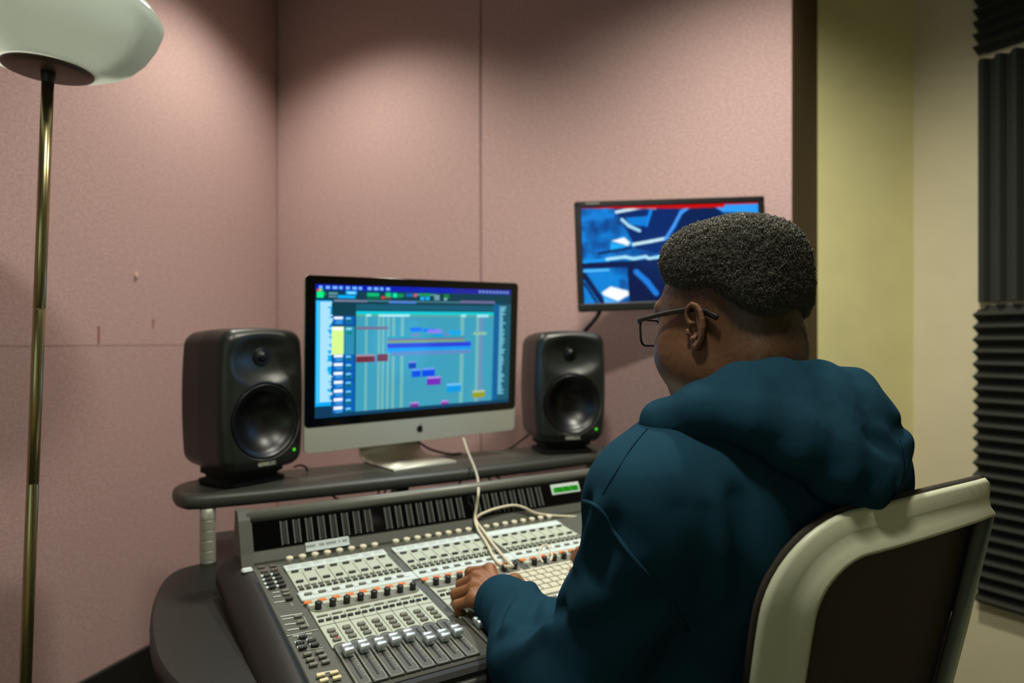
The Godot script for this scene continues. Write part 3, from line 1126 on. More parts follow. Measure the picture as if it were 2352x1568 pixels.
func speakers() -> void:
	var cab := nets(cabinet_d, Vector3(-0.108, -0.158, -0.10), Vector3(0.108, 0.158, 0.10), 0.004)
	var s := S()
	var out := Transform3D(Basis(Vector3.RIGHT, PI / 2), Vector3(0, -0.045, 0))   # lathe axis towards the front
	lathe(s, [[0.078, 0.049], [0.0775, 0.0905], [0.0755, 0.0915], [0.0735, 0.0895], [0.070, 0.0865], [0.066, 0.0850], [0.060, 0.0780], [0.052, 0.0700], [0.042, 0.0625], [0.031, 0.0568], [0.019, 0.0530], [0.009, 0.0513], [0.0, 0.0508]], 48, out)
	var woofer := done(s)
	s = S()
	var tw := Transform3D(Basis(Vector3.RIGHT, PI / 2), Vector3(0, 0.090, 0))
	lathe(s, [[0.019, 0.068], [0.0185, 0.0745], [0.0165, 0.0755], [0.013, 0.0735], [0.0115, 0.0745], [0.009, 0.079], [0.005, 0.0815], [0.0, 0.0825]], 28, tw)
	var tweeter := done(s)
	s = S()
	prism(s, round_rect(0, 0, 0.168, 0.150, 0.03, 6), [[0.004, 0.0], [0.0, 0.004], [0.0, 0.010], [0.016, 0.013], [0.016, 0.020], [0.004, 0.026], [0.004, 0.042]])
	var pod := done(s)
	s = S()
	lathe(s, [[0.0, 0.0], [0.0036, 0.0], [0.0034, 0.0012], [0.002, 0.002], [0.0, 0.0023]], 14, Transform3D(Basis(Vector3.RIGHT, PI / 2), Vector3.ZERO))
	var led := done(s)
	var word := TextMesh.new()
	var font := SystemFont.new()
	font.font_names = PackedStringArray(["Droid Sans"])
	font.font_weight = 700
	word.font = font
	word.text = "GENELEC"
	word.font_size = 16
	word.pixel_size = 0.00060
	word.depth = 0.0008
	for q in [[Vector3(-0.6722, 0.8679, -1.7000), 0.93, "dark grey studio loudspeaker at the left end of the shelf, nearest the floor lamp"], [Vector3(0.1567, 0.8888, -2.1750), 0.27, "dark grey studio loudspeaker right of the computer, below the wall television"]]:
		var where: Vector3 = q[0]
		where.y = EYE - 0.346
		var t := thing("loudspeaker", q[2], "speaker", where, q[1], "studio loudspeakers")
		var lift := Transform3D(Basis.from_scale(Vector3.ONE * 1.15), Vector3(0, 0.034 + 0.150 * 1.15, 0))
		part(t, "cabinet", cab, M.speaker, lift)
		part(t, "woofer", woofer, M.cone, lift)
		part(t, "tweeter", tweeter, M.cone, lift)
		part(t, "isolation_base", pod, M.rubber)
		part(t, "power_light", led, M.led_green, lift * at(0.066, -0.112, 0.0915), "small green power light")
		part(t, "maker_name", word, M.letter, lift * at(0, -0.1335, 0.0924))


# ------------------------------------------------------------------ computer

func computer() -> void:
	var pos := Vector3(-0.2494, EYE - 0.0199, -1.8750)
	var bas := Basis(Vector3.UP, 0.6297) * Basis(Vector3.RIGHT, 0.0698) * Basis(Vector3.BACK, 0.0185)
	var shelf := EYE - 0.346
	var t := thing("desktop_computer", "all-in-one desktop computer with aluminium chin showing coloured audio tracks", "computer", Vector3(pos.x, shelf, pos.z), 0.0)
	var head := Transform3D(bas, Vector3(0, pos.y - shelf, 0))
	var w := 0.65
	var top := 0.16785 + 0.0216
	var chin0 := -0.16785 - 0.0226
	var low := -0.16785 - 0.0878
	# aluminium shell, bulged at the back
	var s := S()
	prism(s, round_rect(0, -(top + low) * 0.5, w, top - low, 0.012, 5), [[0.20, -0.045], [0.10, -0.032], [0.02, -0.012], [0.0, -0.006], [0.0, 0.0005], [0.0006, 0.001]], Transform3D(Basis(Vector3.RIGHT, PI / 2), Vector3.ZERO))
	part(t, "shell", done(s), M.alu, head)
	s = S()
	prism(s, round_rect(0, -(top + chin0) * 0.5, w - 0.001, top - chin0, 0.0115, 5), [[0.0, -0.0005], [0.0, 0.0016], [0.0008, 0.002]], Transform3D(Basis(Vector3.RIGHT, PI / 2), Vector3.ZERO))
	part(t, "bezel_glass", done(s), M.black_gloss, head)
	var q := QuadMesh.new()
	q.size = Vector2(0.5967, 0.3357)
	part(t, "screen", q, screen_mat(session_image(), 1.0), head * at(0, 0, 0.0026), "lit screen with recording tracks")
	# the maker's fruit mark on the chin
	s = S()
	var fruit := PackedVector2Array()
	for i in 36:
		var a := TAU * i / 36.0
		var r := 0.0100 * (1.0 - 0.14 * exp(-pow(wrapf(a - PI * 0.5, -PI, PI) / 0.35, 2.0)) - 0.10 * exp(-pow(wrapf(a + PI * 0.5, -PI, PI) / 0.30, 2.0)) - 0.26 * exp(-pow(wrapf(a - 0.12, -PI, PI) / 0.42, 2.0)))
		fruit.append(Vector2(cos(a) * r * 0.98, -sin(a) * r * 1.02))
	var face := Transform3D(Basis(Vector3.RIGHT, PI / 2), Vector3(0.0, (chin0 + low) * 0.5 + 0.001, 0.001))
	prism(s, fruit, [[0.0, 0.0], [0.0, 0.0006]], face, true)
	var leaf := PackedVector2Array([Vector2(0.0004, -0.0105), Vector2(0.0008, -0.0130), Vector2(0.0026, -0.0148), Vector2(0.0044, -0.0154), Vector2(0.0041, -0.0132), Vector2(0.0026, -0.0113)])
	prism(s, leaf, [[0.0, 0.0], [0.0, 0.0006]], face, true)
	part(t, "fruit_logo", done(s), M.black, head, "small black apple-shaped logo")
	# bent aluminium foot
	s = S()
	var fx := Transform3D(Basis(Vector3.UP, 0.70), Vector3.ZERO)
	fx.origin = Vector3(-0.2365, EYE - 0.346, -1.880) - Vector3(pos.x, shelf, pos.z)
	var path := [Vector2(0.0, 0.004), Vector2(-0.12, 0.004), Vector2(-0.165, 0.007), Vector2(-0.188, 0.018), Vector2(-0.196, 0.035), Vector2(-0.190, 0.060), Vector2(-0.165, 0.120), Vector2(-0.14, 0.18)]
	for side in [-1, 1]:
		for i in path.size() - 1:
			var a: Vector2 = path[i]
			var b: Vector2 = path[i + 1]
			var n: Vector2 = Vector2(-(b.y - a.y), b.x - a.x).normalized() * 0.003 * side
			quad(s, fx * Vector3(-0.1015, a.y - n.y, a.x - n.x), fx * Vector3(0.1015, a.y - n.y, a.x - n.x), fx * Vector3(0.1015, b.y - n.y, b.x - n.x), fx * Vector3(-0.1015, b.y - n.y, b.x - n.x), fx.basis * Vector3(0, -n.y, -n.x))
	for i in path.size() - 1:
		var a: Vector2 = path[i]
		var b: Vector2 = path[i + 1]
		var n: Vector2 = Vector2(-(b.y - a.y), b.x - a.x).normalized() * 0.003
		for x in [-0.1015, 0.1015]:
			quad(s, fx * Vector3(x, a.y + n.y, a.x + n.x), fx * Vector3(x, b.y + n.y, b.x + n.x), fx * Vector3(x, b.y - n.y, b.x - n.x), fx * Vector3(x, a.y - n.y, a.x - n.x), fx.basis * Vector3(x, 0, 0))
	quad(s, fx * Vector3(-0.1015, 0.001, 0.0), fx * Vector3(0.1015, 0.001, 0.0), fx * Vector3(0.1015, 0.007, 0.0), fx * Vector3(-0.1015, 0.007, 0.0), fx.basis * Vector3.BACK)
	part(t, "stand", done(s), M.alu)
	var l := OmniLight3D.new()
	l.name = "computer_screen_glow"
	l.position = pos + bas * Vector3(0, 0, 0.12)
	l.light_color = Color(0.35, 0.72, 1.0)
	l.light_energy = 0.02
	l.light_size = 0.1
	l.omni_range = 6.0
	l.omni_attenuation = 2.0
	l.shadow_enabled = true
	add_child(l, true)


func screen_mat(im: Image, e: float) -> StandardMaterial3D:
	var m := mat(Color(0.01, 0.01, 0.01), 0.25)
	m.emission_enabled = true
	m.emission = Color.BLACK
	m.emission_operator = BaseMaterial3D.EMISSION_OP_ADD
	m.emission_texture = ImageTexture.create_from_image(im)
	m.emission_energy_multiplier = e
	return m


func session_image() -> Image:
	# the recording session on the screen: menu bar, toolbar, track list and clips
	var im := Image.create(1024, 576, false, Image.FORMAT_RGB8)
	var deep := Color(0.03, 0.24, 0.31)
	im.fill(deep)
	var f := func(r: Rect2i, c: Color) -> void: im.fill_rect(r, c)
	f.call(Rect2i(0, 0, 1024, 24), Color(0.02, 0.12, 0.72))
	f.call(Rect2i(680, 0, 344, 24), Color(0.13, 0.13, 0.62))
	for k in 11:
		f.call(Rect2i(14 + k * 30 + (12 if k > 6 else 0), 6, 16 + (k % 3) * 3, 13), Color(0.45, 0.72, 1.0))
	for k in 9:
		f.call(Rect2i(826 + k * 21, 6, 14, 13), Color(0.45, 0.58, 0.85))
	f.call(Rect2i(480, 29, 105, 10), Color(0.30, 0.55, 0.62))
	f.call(Rect2i(4, 20, 9, 9), Color(0.85, 0.25, 0.3))
	f.call(Rect2i(14, 20, 9, 9), Color(0.9, 0.8, 0.3))
	f.call(Rect2i(24, 20, 9, 9), Color(0.2, 0.8, 0.4))
	# toolbar
	f.call(Rect2i(5, 31, 30, 26), Color(0.05, 0.95, 0.58))
	f.call(Rect2i(36, 33, 9, 14), Color(0.05, 0.6, 0.35))
	f.call(Rect2i(57, 33, 40, 9), Color(0.40, 0.6, 0.66))
	f.call(Rect2i(57, 46, 35, 10), Color(0.35, 0.52, 0.58))
	f.call(Rect2i(134, 24, 52, 17), Color(0.05, 0.66, 1.0))
	f.call(Rect2i(142, 30, 37, 7), Color(0.6, 0.92, 1.0))
	f.call(Rect2i(97, 44, 82, 14), Color(0.0, 0.68, 0.98))
	f.call(Rect2i(234, 31, 58, 16), Color(0.02, 0.74, 0.46))
	f.call(Rect2i(234, 49, 63, 10), Color(0.03, 0.42, 0.26))
	f.call(Rect2i(323, 28, 28, 22), Color(0.02, 0.78, 0.50))
	f.call(Rect2i(303, 45, 16, 12), Color(0.88, 0.22, 0.16))
	f.call(Rect2i(322, 48, 29, 8), Color(0.5, 0.3, 0.12))
	f.call(Rect2i(359, 30, 22, 20), Color(0.02, 0.92, 0.68))
	f.call(Rect2i(382, 32, 32, 17), Color(0.04, 0.58, 0.34))
	f.call(Rect2i(426, 30, 36, 15), Color(0.05, 0.42, 0.72))
	f.call(Rect2i(466, 30, 15, 15), Color(0.88, 0.36, 0.40))
	f.call(Rect2i(499, 28, 53, 13), Color(0.06, 0.62, 0.32))
	f.call(Rect2i(500, 44, 22, 15), Color(0.05, 0.70, 0.98))
	f.call(Rect2i(528, 43, 22, 15), Color(0.05, 0.70, 0.98))
	f.call(Rect2i(575, 33, 29, 26), Color(0.42, 0.62, 0.64))
	f.call(Rect2i(627, 29, 30, 21), Color(0.05, 0.50, 0.22))
	f.call(Rect2i(628, 46, 17, 13), Color(0.50, 0.68, 0.70))
	# overview and rulers
	f.call(Rect2i(80, 64, 845, 6), Color(0.30, 0.52, 0.58))
	f.call(Rect2i(80, 64, 155, 9), Color(0.48, 0.50, 0.62))
	f.call(Rect2i(339, 66, 141, 10), Color(0.30, 0.52, 0.86))
	f.call(Rect2i(720, 58, 204, 11), Color(0.45, 0.42, 0.62))
	f.call(Rect2i(183, 82, 743, 26), Color(0.07, 0.36, 0.46))
	for k in 12:
		f.call(Rect2i(244 + k * 59, 116, 26, 10), Color(0.35, 0.62, 0.70))
	f.call(Rect2i(183, 113, 744, 16), Color(0.0, 0.80, 0.86))
	f.call(Rect2i(183, 128, 744, 11), Color(0.35, 0.66, 0.62))
	# arrange area
	f.call(Rect2i(183, 138, 752, 475), Color(0.235, 0.625, 0.745))
	f.call(Rect2i(216, 470, 690, 95), Color(0.245, 0.625, 0.735))
	for x in [497, 588, 618, 655, 692, 755, 1186, 1300]:
		f.call(srect(x-5,362,x+7,1050), Color(0.44, 0.72, 0.73))
	f.call(Rect2i(832, 135, 26, 451), Color(0.40, 0.58, 0.74))
	for q in [[497, 535], [588, 815], [1184, 1222], [1300, 1385]]:
		f.call(srect(q[0],350,q[1],366), Color(0.70, 0.94, 0.95))
	# browser column on the left and list on the right
	f.call(Rect2i(1, 68, 71, 461), Color(0.0, 0.68, 0.98))
	var r := RandomNumberGenerator.new()
	r.seed = 3
	for k in 62:
		f.call(Rect2i(20, 74 + k * 7, 33 + r.randi() % 26, 6), Color(0.74, 0.93, 1.0))
	f.call(Rect2i(7, 72, 8, 440), Color(0.30, 0.82, 1.0))
	f.call(Rect2i(935, 72, 104, 503), Color(0.10, 0.35, 0.42))
	for k in 50:
		f.call(Rect2i(942, 84 + k * 9, 30 + r.randi() % 24, 7), Color(0.45, 0.76, 0.85))
	f.call(Rect2i(919, 72, 35, 504), Color(0.02, 0.38, 0.60))
	# track headers
	for k in 8:
		var y := [364, 640, 702, 766, 830, 893, 955, 1016][k] as float
		var hh := 66.0 if k == 0 else 58.0
		f.call(srect(258, y, 338, y + hh), Color(0.0, 0.42, 0.80))
		f.call(srect(266, y + 5, 330, y + 24), Color(0.96, 0.99, 1.0))
		f.call(srect(280, y + 30, 326, y + hh - 8), Color(0.22, 0.58, 0.85))
		f.call(srect(346, y, 414, y + hh), Color(0.0, 0.38, 0.74))
		f.call(srect(352, y + 12, 388, y + 24), Color(0.45, 0.82, 1.0))
		f.call(srect(354, y + 28, 392, y + 46), Color(0.03, 0.50, 0.52))
		f.call(srect(366, y + 34, 384, y + 42), Color(0.01, 0.16, 0.25))
	f.call(Rect2i(72, 181, 55, 121), Color(0.86, 1.0, 0.58))
	f.call(Rect2i(75, 183, 48, 14), Color(1, 1, 1))
	f.call(Rect2i(130, 180, 47, 124), Color(0.16, 0.56, 0.70))
	f.call(Rect2i(137, 186, 26, 10), Color(0.55, 0.86, 0.96))
	f.call(Rect2i(137, 202, 30, 14), Color(0.03, 0.56, 0.54))
	# clips
	f.call(Rect2i(187, 182, 152, 13), Color(0.46, 0.42, 0.56))
	for q in [[818, 446, 900, 474, Color(0.0, 0.44, 1.0)], [908, 452, 1000, 474, Color(0.02, 0.48, 1.0)], [944, 460, 1046, 484, Color(0.55, 0.50, 1.0)], [1092, 466, 1186, 494, Color(0.0, 0.66, 0.95)], [824, 494, 886, 508, Color(0.52, 0.48, 0.74)], [986, 496, 1082, 520, Color(0.0, 0.56, 1.0)], [1062, 490, 1102, 502, Color(0.52, 0.45, 0.76)], [1274, 476, 1370, 496, Color(0.55, 0.76, 0.66)], [652, 512, 1210, 526, Color(0.0, 0.66, 0.72)], [652, 528, 1210, 545, Color(0.50, 0.38, 0.68)], [652, 540, 1210, 556, Color(0.46, 0.66, 0.46)], [652, 562, 1256, 600, Color(0.16, 0.26, 0.86)], [652, 596, 1256, 608, Color(0.0, 0.62, 0.96)], [680, 620, 1256, 630, Color(0.36, 0.56, 0.78)], [426, 644, 562, 696, Color(0.45, 0.16, 0.24)], [578, 640, 656, 690, Color(0.45, 0.16, 0.24)], [806, 690, 860, 740, Color(0.03, 0.20, 0.72)], [828, 746, 892, 802, Color(0.0, 0.32, 0.92)], [902, 740, 994, 796, Color(0.0, 0.30, 0.92)], [938, 802, 1038, 858, Color(0.46, 0.16, 0.74)], [1080, 850, 1184, 906, Color(0.0, 0.60, 0.90)], [1266, 900, 1354, 946, Color(0.58, 0.62, 0.14)], [816, 986, 876, 1030, Color(0.50, 0.16, 0.62)], [1040, 972, 1092, 1014, Color(0.58, 0.16, 0.68)]]:
		f.call(srect(q[0], q[1], q[2], q[3]), q[4])
		if q[1] > 640:
			f.call(srect(q[0], q[1], q[2], q[1] + 10), (q[4] as Color).lerp(Color(0.8, 0.9, 1.0), 0.55))
	f.call(Rect2i(0, 560, 1024, 16), Color(0.02, 0.26, 0.40))
	f.call(Rect2i(3, 525, 66, 53), Color(0.03, 0.22, 0.36))
	return im


func srect(x0: float, y0: float, x1: float, y1: float) -> Rect2i:
	var a := spix(x0, y0)
	var b := spix(x1, y1)
	return Rect2i(int(a.x), int(a.y), maxi(2, int(b.x - a.x)), maxi(2, int(b.y - a.y)))


func spix(x: float, y: float) -> Vector2:
	# from the drafting grid of the track sheet to pixels of the screen picture
	var w := -0.000119013259 * x + -1.96207874e-05 * y + 1
	return Vector2((0.586953014 * x + 0.00188730882 * y + -77.5375516) / w, (-0.0151015988 * x + 0.56882689 * y + -72.9136603) / w)


# ------------------------------------------------------------------ television

func stroke(im: Image, pts: Array, w: float, c: Color, soft := 0.5) -> void:
	for i in pts.size() - 1:
		var a: Vector2 = pts[i]
		var b: Vector2 = pts[i + 1]
		var lo := Vector2(minf(a.x, b.x), minf(a.y, b.y)) - Vector2.ONE * w
		var hi := Vector2(maxf(a.x, b.x), maxf(a.y, b.y)) + Vector2.ONE * w
		for x in range(maxi(0, int(lo.x)), mini(im.get_width(), int(hi.x) + 1)):
			for y in range(maxi(0, int(lo.y)), mini(im.get_height(), int(hi.y) + 1)):
				var p := Vector2(x, y)
				var d := p.distance_to(Geometry2D.get_closest_point_to_segment(p, a, b)) / w
				if d < 1.0:
					var k := clampf((1.0 - d) / soft, 0.0, 1.0)
					im.set_pixel(x, y, im.get_pixel(x, y).lerp(c, k * c.a))


func blot(im: Image, poly: Array, c: Color) -> void:
	var pp := PackedVector2Array(poly)
	var lo := pp[0]
	var hi := pp[0]
	for p in pp:
		lo = lo.min(p)
		hi = hi.max(p)
	for x in range(maxi(0, int(lo.x)), mini(im.get_width(), int(hi.x) + 1)):
		for y in range(maxi(0, int(lo.y)), mini(im.get_height(), int(hi.y) + 1)):
			if Geometry2D.is_point_in_polygon(Vector2(x, y), pp):
				im.set_pixel(x, y, c)


func broadcast_image() -> Image:
	# blue-tinted footage: pale straps and papers against dark shapes, a dark round outline at the right
	var im := Image.create(408, 224, false, Image.FORMAT_RGB8)
	var n := FastNoiseLite.new()
	n.seed = 4
	n.frequency = 0.02
	for x in 408:
		for y in 224:
			var v := clampf(0.62 + 0.6 * n.get_noise_2d(x, y) - 0.35 * smoothstep(100.0, 230.0, float(x)), 0.0, 1.0)
			im.set_pixel(x, y, Color(0.0, 0.14, 0.40).lerp(Color(0.02, 0.56, 0.92), v))
	var d := Color(0.0, 0.10, 0.30)
	var v2 := func(a: Array) -> Array:
		var out := []
		for i in range(0, a.size(), 2):
			out.append(Vector2((a[i] - 130.0) / 5.07, (a[i + 1] - 200.0) / 5.07))
		return out
	var z := func(a: Array) -> Array:
		var out := []
		for i in range(0, a.size(), 2):
			out.append(Vector2((a[i] - 445.0) / 2.515, (a[i + 1] - 125.0) / 2.515))
		return out
	blot(im, v2.call([500, 200, 1300, 200, 1180, 500, 1150, 800, 750, 700, 650, 480, 560, 300]), Color(0.0, 0.16, 0.42))
	blot(im, v2.call([1650, 200, 2210, 140, 2210, 330, 1800, 300]), Color(0.18, 0.62, 0.98))
	blot(im, v2.call([640, 330, 900, 320, 850, 440, 700, 420]), Color(0.02, 0.50, 0.86))
	stroke(im, v2.call([140, 340, 270, 310, 480, 300]), 8, Color(0.05, 0.50, 0.86))
	stroke(im, v2.call([540, 260, 700, 235, 860, 210, 990, 225]), 5, Color(0.82, 0.95, 1.0))
	stroke(im, v2.call([600, 350, 680, 430, 800, 490]), 5, Color(0.68, 0.90, 1.0))
	stroke(im, v2.call([940, 260, 880, 430]), 5, Color(0.04, 0.55, 0.95))
	blot(im, v2.call([460, 600, 620, 562, 690, 630, 660, 665]), Color(0.98, 1.0, 1.0))
	blot(im, v2.call([460, 620, 650, 665, 600, 700, 450, 710]), Color(0.10, 0.68, 1.0))
	stroke(im, v2.call([725, 650, 930, 620, 1110, 590]), 5, Color(0.82, 0.97, 1.0))
	stroke(im, v2.call([320, 745, 690, 690]), 4, Color(0.0, 0.13, 0.36))
	stroke(im, v2.call([140, 840, 420, 820]), 6, Color(0.08, 0.60, 0.95))
	stroke(im, v2.call([410, 815, 620, 795, 720, 820, 860, 800, 900, 825, 1100, 795]), 5, Color(0.70, 0.92, 1.0))
	stroke(im, v2.call([1100, 600, 1200, 450, 1290, 290, 1420, 210, 1640, 190, 1790, 280]), 5, Color(0.28, 0.62, 1.0))
	blot(im, v2.call([1230, 480, 1300, 320, 1430, 225, 1640, 205, 1800, 330, 2200, 330, 2200, 900, 1150, 900]), Color(0.0, 0.13, 0.34))
	blot(im, z.call([445, 450, 940, 440, 940, 480, 445, 480]), d)
	blot(im, z.call([450, 485, 590, 485, 650, 560, 650, 690, 450, 690]), Color(0.02, 0.52, 0.86))
	stroke(im, z.call([450, 495, 590, 493]), 4, Color(0.35, 0.75, 1.0))
	stroke(im, z.call([450, 520, 555, 690]), 8, d)
	stroke(im, z.call([450, 570, 520, 690]), 3, d)
	blot(im, z.call([545, 625, 600, 590, 700, 620, 705, 645, 640, 680, 560, 645]), Color(1, 1, 1))
	blot(im, z.call([555, 650, 640, 685, 640, 692, 560, 692]), Color(0.30, 0.70, 1.0))
	blot(im, z.call([700, 480, 900, 480, 1100, 480, 1100, 692, 705, 692]), Color(0.0, 0.09, 0.28))
	stroke(im, z.call([750, 510, 810, 570, 860, 640]), 9, Color(0.10, 0.50, 0.88))
	for x in 408:
		var h := int(lerpf(2.0, 9.0, clampf(x / 220.0, 0.0, 1.0)) if x < 330 else 3.0)
		for y in h:
			im.set_pixel(x, y, Color(0.80, 0.06, 0.04))
	# footage is softer than a computer screen
	im.resize(150, 82, Image.INTERPOLATE_LANCZOS)
	im.resize(408, 224, Image.INTERPOLATE_CUBIC)
	return im


func television() -> void:
	var c := Vector3(0.5121, 1.5113, -2.2000)
	var t := thing("television", "black flat television on the wall showing blue footage with a red strip", "television", c, 0.03)
	var roll := Transform3D(Basis(Vector3.BACK, 0.037), Vector3.ZERO)
	var w := 0.612
	var h := 0.352
	var s := S()
	# frame: four bars round the screen and a back shell
	var e := 0.019
	box(s, Vector3(0, h * 0.5 - e * 0.5, 0), Vector3(w, e, 0.028), 0.003)
	box(s, Vector3(-w * 0.5 + e * 0.5, 0, 0), Vector3(e, h - 0.01, 0.028), 0.003)
	box(s, Vector3(w * 0.5 - e * 0.5, 0, 0), Vector3(e, h - 0.01, 0.028), 0.003)
	part(t, "frame", done(s), M.black, roll)
	part(t, "lower_frame", box_mesh(Vector3(w, 0.026, 0.030), 0.004, Vector3(0, -h * 0.5 + 0.013, 0.001)), M.speaker, roll)
	part(t, "back_shell", box_mesh(Vector3(w - 0.02, h - 0.03, 0.03), 0.008, Vector3(0, 0, -0.022)), M.black, roll)
	var q := QuadMesh.new()
	q.size = Vector2(w - 2 * e, h - e - 0.026)
	part(t, "screen", q, screen_mat(broadcast_image(), 1.0), roll * at(0, (0.026 - e) * 0.5, 0.006), "lit screen with blue-tinted footage")
	part(t, "name_strip", box_mesh(Vector3(0.045, 0.006, 0.001), 0.0002, Vector3(-0.25, h * 0.5 - 0.0075, 0.0145)), M.key_grey, roll)
	# bracket to the wall
	part(t, "wall_arm", box_mesh(Vector3(0.06, 0.08, 0.20), 0.004, Vector3(0.02, 0.0, -0.13)), M.black)
	var l := OmniLight3D.new()
	l.name = "television_screen_glow"
	l.position = c + Vector3(0, 0, 0.12)
	l.light_color = Color(0.15, 0.5, 1.0)
	l.light_energy = 0.01
	l.light_size = 0.1
	l.omni_range = 6.0
	l.omni_attenuation = 2.0
	l.shadow_enabled = true
	add_child(l, true)


# ------------------------------------------------------------------ keyboard

func keyboard() -> void:
	var tilt := Basis(Vector3.UP, DESK_TURN) * Basis(Vector3.RIGHT, 0.11167)
	var o := Vector3(-0.44017, EYE - 0.43999, -1.31973) + tilt * Vector3(0.262, 0.0165, 0.222)
	var t := thing("computer_keyboard", "white computer keyboard lying across the console under the man's hands", "keyboard", o, 0.0)
	t.basis = tilt
	var s := S()
	prism(s, round_rect(0.215, 0.058, 0.430, 0.116, 0.008, 4), [[0.001, -0.010], [0.0, -0.009], [0.0, -0.001], [0.001, 0.0]])
	part(t, "body", done(s), M.alu)
	s = S()
	box(s, Vector3(0, 0.002, 0), Vector3(0.0162, 0.004, 0.0155), 0.001)
	var key := done(s)
	s = S()
	box(s, Vector3(0, 0.002, 0), Vector3(0.0162, 0.004, 0.0078), 0.001)
	var small := done(s)
	for r in 6:
		for k in 22:
			if r == 5 and k > 3 and k < 9:
				continue
			var x: float = 0.016 + k * 0.01905 + [0.0, 0.0, 0.004, 0.006, 0.010, 0.0][r]
			if x > 0.418:
				continue
			part(t, "keycap", small if r == 0 else key, M.key_white, at(x, 0.0, 0.0125 if r == 0 else 0.0085 + r * 0.0186))
	s = S()
	box(s, Vector3(0.016 + 6 * 0.01905, 0.002, 0.0085 + 5 * 0.0186), Vector3(0.094, 0.004, 0.0155), 0.001)
	part(t, "space_bar", done(s), M.key_white)


# ------------------------------------------------------------------ floor lamp

func floor_lamp() -> void:
	var foot := Vector3(-0.914, 0, -1.25)
	var top := Vector3(-0.8490, 1.7274, -1.2500)
	var t := thing("floor_lamp", "tall brass floor lamp with an upturned white bowl shade in the left foreground", "lamp", foot)
	var axis := (top - foot).normalized()
	var side := axis.cross(Vector3.BACK).normalized()
	var lean := Transform3D(Basis(side.cross(axis) * -1.0, axis, side * -1.0).orthonormalized(), Vector3.ZERO)
	lean = Transform3D(Basis(Quaternion(Vector3.UP, axis)), Vector3.ZERO)
	var len := (top - foot).length()
	var s := S()
	lathe(s, [[0.0, 0.0], [0.125, 0.0], [0.13, 0.004], [0.13, 0.014], [0.12, 0.020], [0.02, 0.028], [0.0, 0.028]], 40)
	part(t, "base", done(s), M.brass)
	s = S()
	var joint := len - 0.44
	lathe(s, [[0.0, 0.02], [0.0100, 0.02], [0.0100, joint - 0.32], [0.0094, joint - 0.319], [0.0094, joint - 0.317], [0.0100, joint - 0.316], [0.0100, joint], [0.0094, joint + 0.001], [0.0094, joint + 0.003], [0.0100, joint + 0.004], [0.0100, len - 0.022], [0.0, len - 0.022]], 24, lean)
	part(t, "pole", done(s), M.brass)
	s = S()
	lathe(s, [[0.0100, len - 0.024], [0.0115, len - 0.014], [0.0125, len + 0.004], [0.0, len + 0.004]], 24, lean)
	part(t, "pole_collar", done(s), M.desk_edge)
	s = S()
	lathe(s, [[0.0, len - 0.004], [0.060, len - 0.006], [0.0715, len - 0.003], [0.073, len + 0.002], [0.068, len + 0.006], [0.0, len + 0.006]], 48, lean)
	part(t, "shade_holder", done(s), mat(Color(0.36, 0.30, 0.25), 0.45, 0.4))
	s = S()
	var prof := [[0.070, len + 0.0], [0.0765, len + 0.001], [0.081, len + 0.005], [0.110, len + 0.013], [0.137, len + 0.028], [0.159, len + 0.052], [0.175, len + 0.080], [0.1850, len + 0.108], [0.1856, len + 0.112], [0.180, len + 0.122], [0.170, len + 0.136], [0.168, len + 0.135], [0.176, len + 0.122], [0.1805, len + 0.110], [0.170, len + 0.082], [0.154, len + 0.056], [0.133, len + 0.033], [0.108, len + 0.018], [0.070, len + 0.009]]
	lathe(s, prof, 72, lean)
	part(t, "bowl_shade", done(s), M.lamp_glass)


# ------------------------------------------------------------------ foam

func foam() -> void:
	var w := Vector3(0.5090, 0, 0.8607)
	var nrm := Vector3(-0.8607, 0, 0.5090)
	var k := Vector3(1.576, 0, -2.30) + nrm * 0.002
	var turn := atan2(-w.z, w.x)
	# local x along the wall towards the viewer, z out of the wall
	var specs := [[0.355, 1.350, false, "large charcoal acoustic foam panel with horizontal ridges low on the right wall"], [1.362, 2.165, true, "charcoal acoustic foam panel with upright ridges above the large panel"], [2.19, 2.53, false, "charcoal acoustic foam panel with horizontal ridges at the top of the right wall"]]
	for q in specs:
		var y0: float = q[0]
		var y1: float = q[1]
		var t := thing("acoustic_foam_panel", q[3], "foam panel", k + Vector3(0, y0, 0), turn)
		var len := 0.85
		var pitch := 0.0410
		var s := S()
		part(t, "backing", box_mesh(Vector3(len, y1 - y0, 0.012), 0.002, Vector3(len * 0.5 + (0.022 if not q[2] else 0.012), (y1 - y0) * 0.5, 0.006)), M.foam)
		if q[2]:
			var n := int(len / 0.048)
			s = S()
			ridge(s, Vector3(0, 0, 0.010), Vector3(0, y1 - y0, 0), Vector3(1, 0, 0), 0.024, 0.012, 0.032)
			var m := done(s)
			for i in n:
				part(t, "ridge", m, M.foam, at(0.024 + i * 0.048, 0, 0))
		else:
			s = S()
			ridge(s, Vector3(0.0, 0, 0.010), Vector3(len + 0.02, 0, 0), Vector3(0, 1, 0), pitch * 0.5, 0.0035, 0.036)
			var m := done(s)
			var n := int((y1 - y0) / pitch)
			for i in n:
				part(t, "ridge", m, M.foam, at(0, pitch * (i + 0.5), 0))


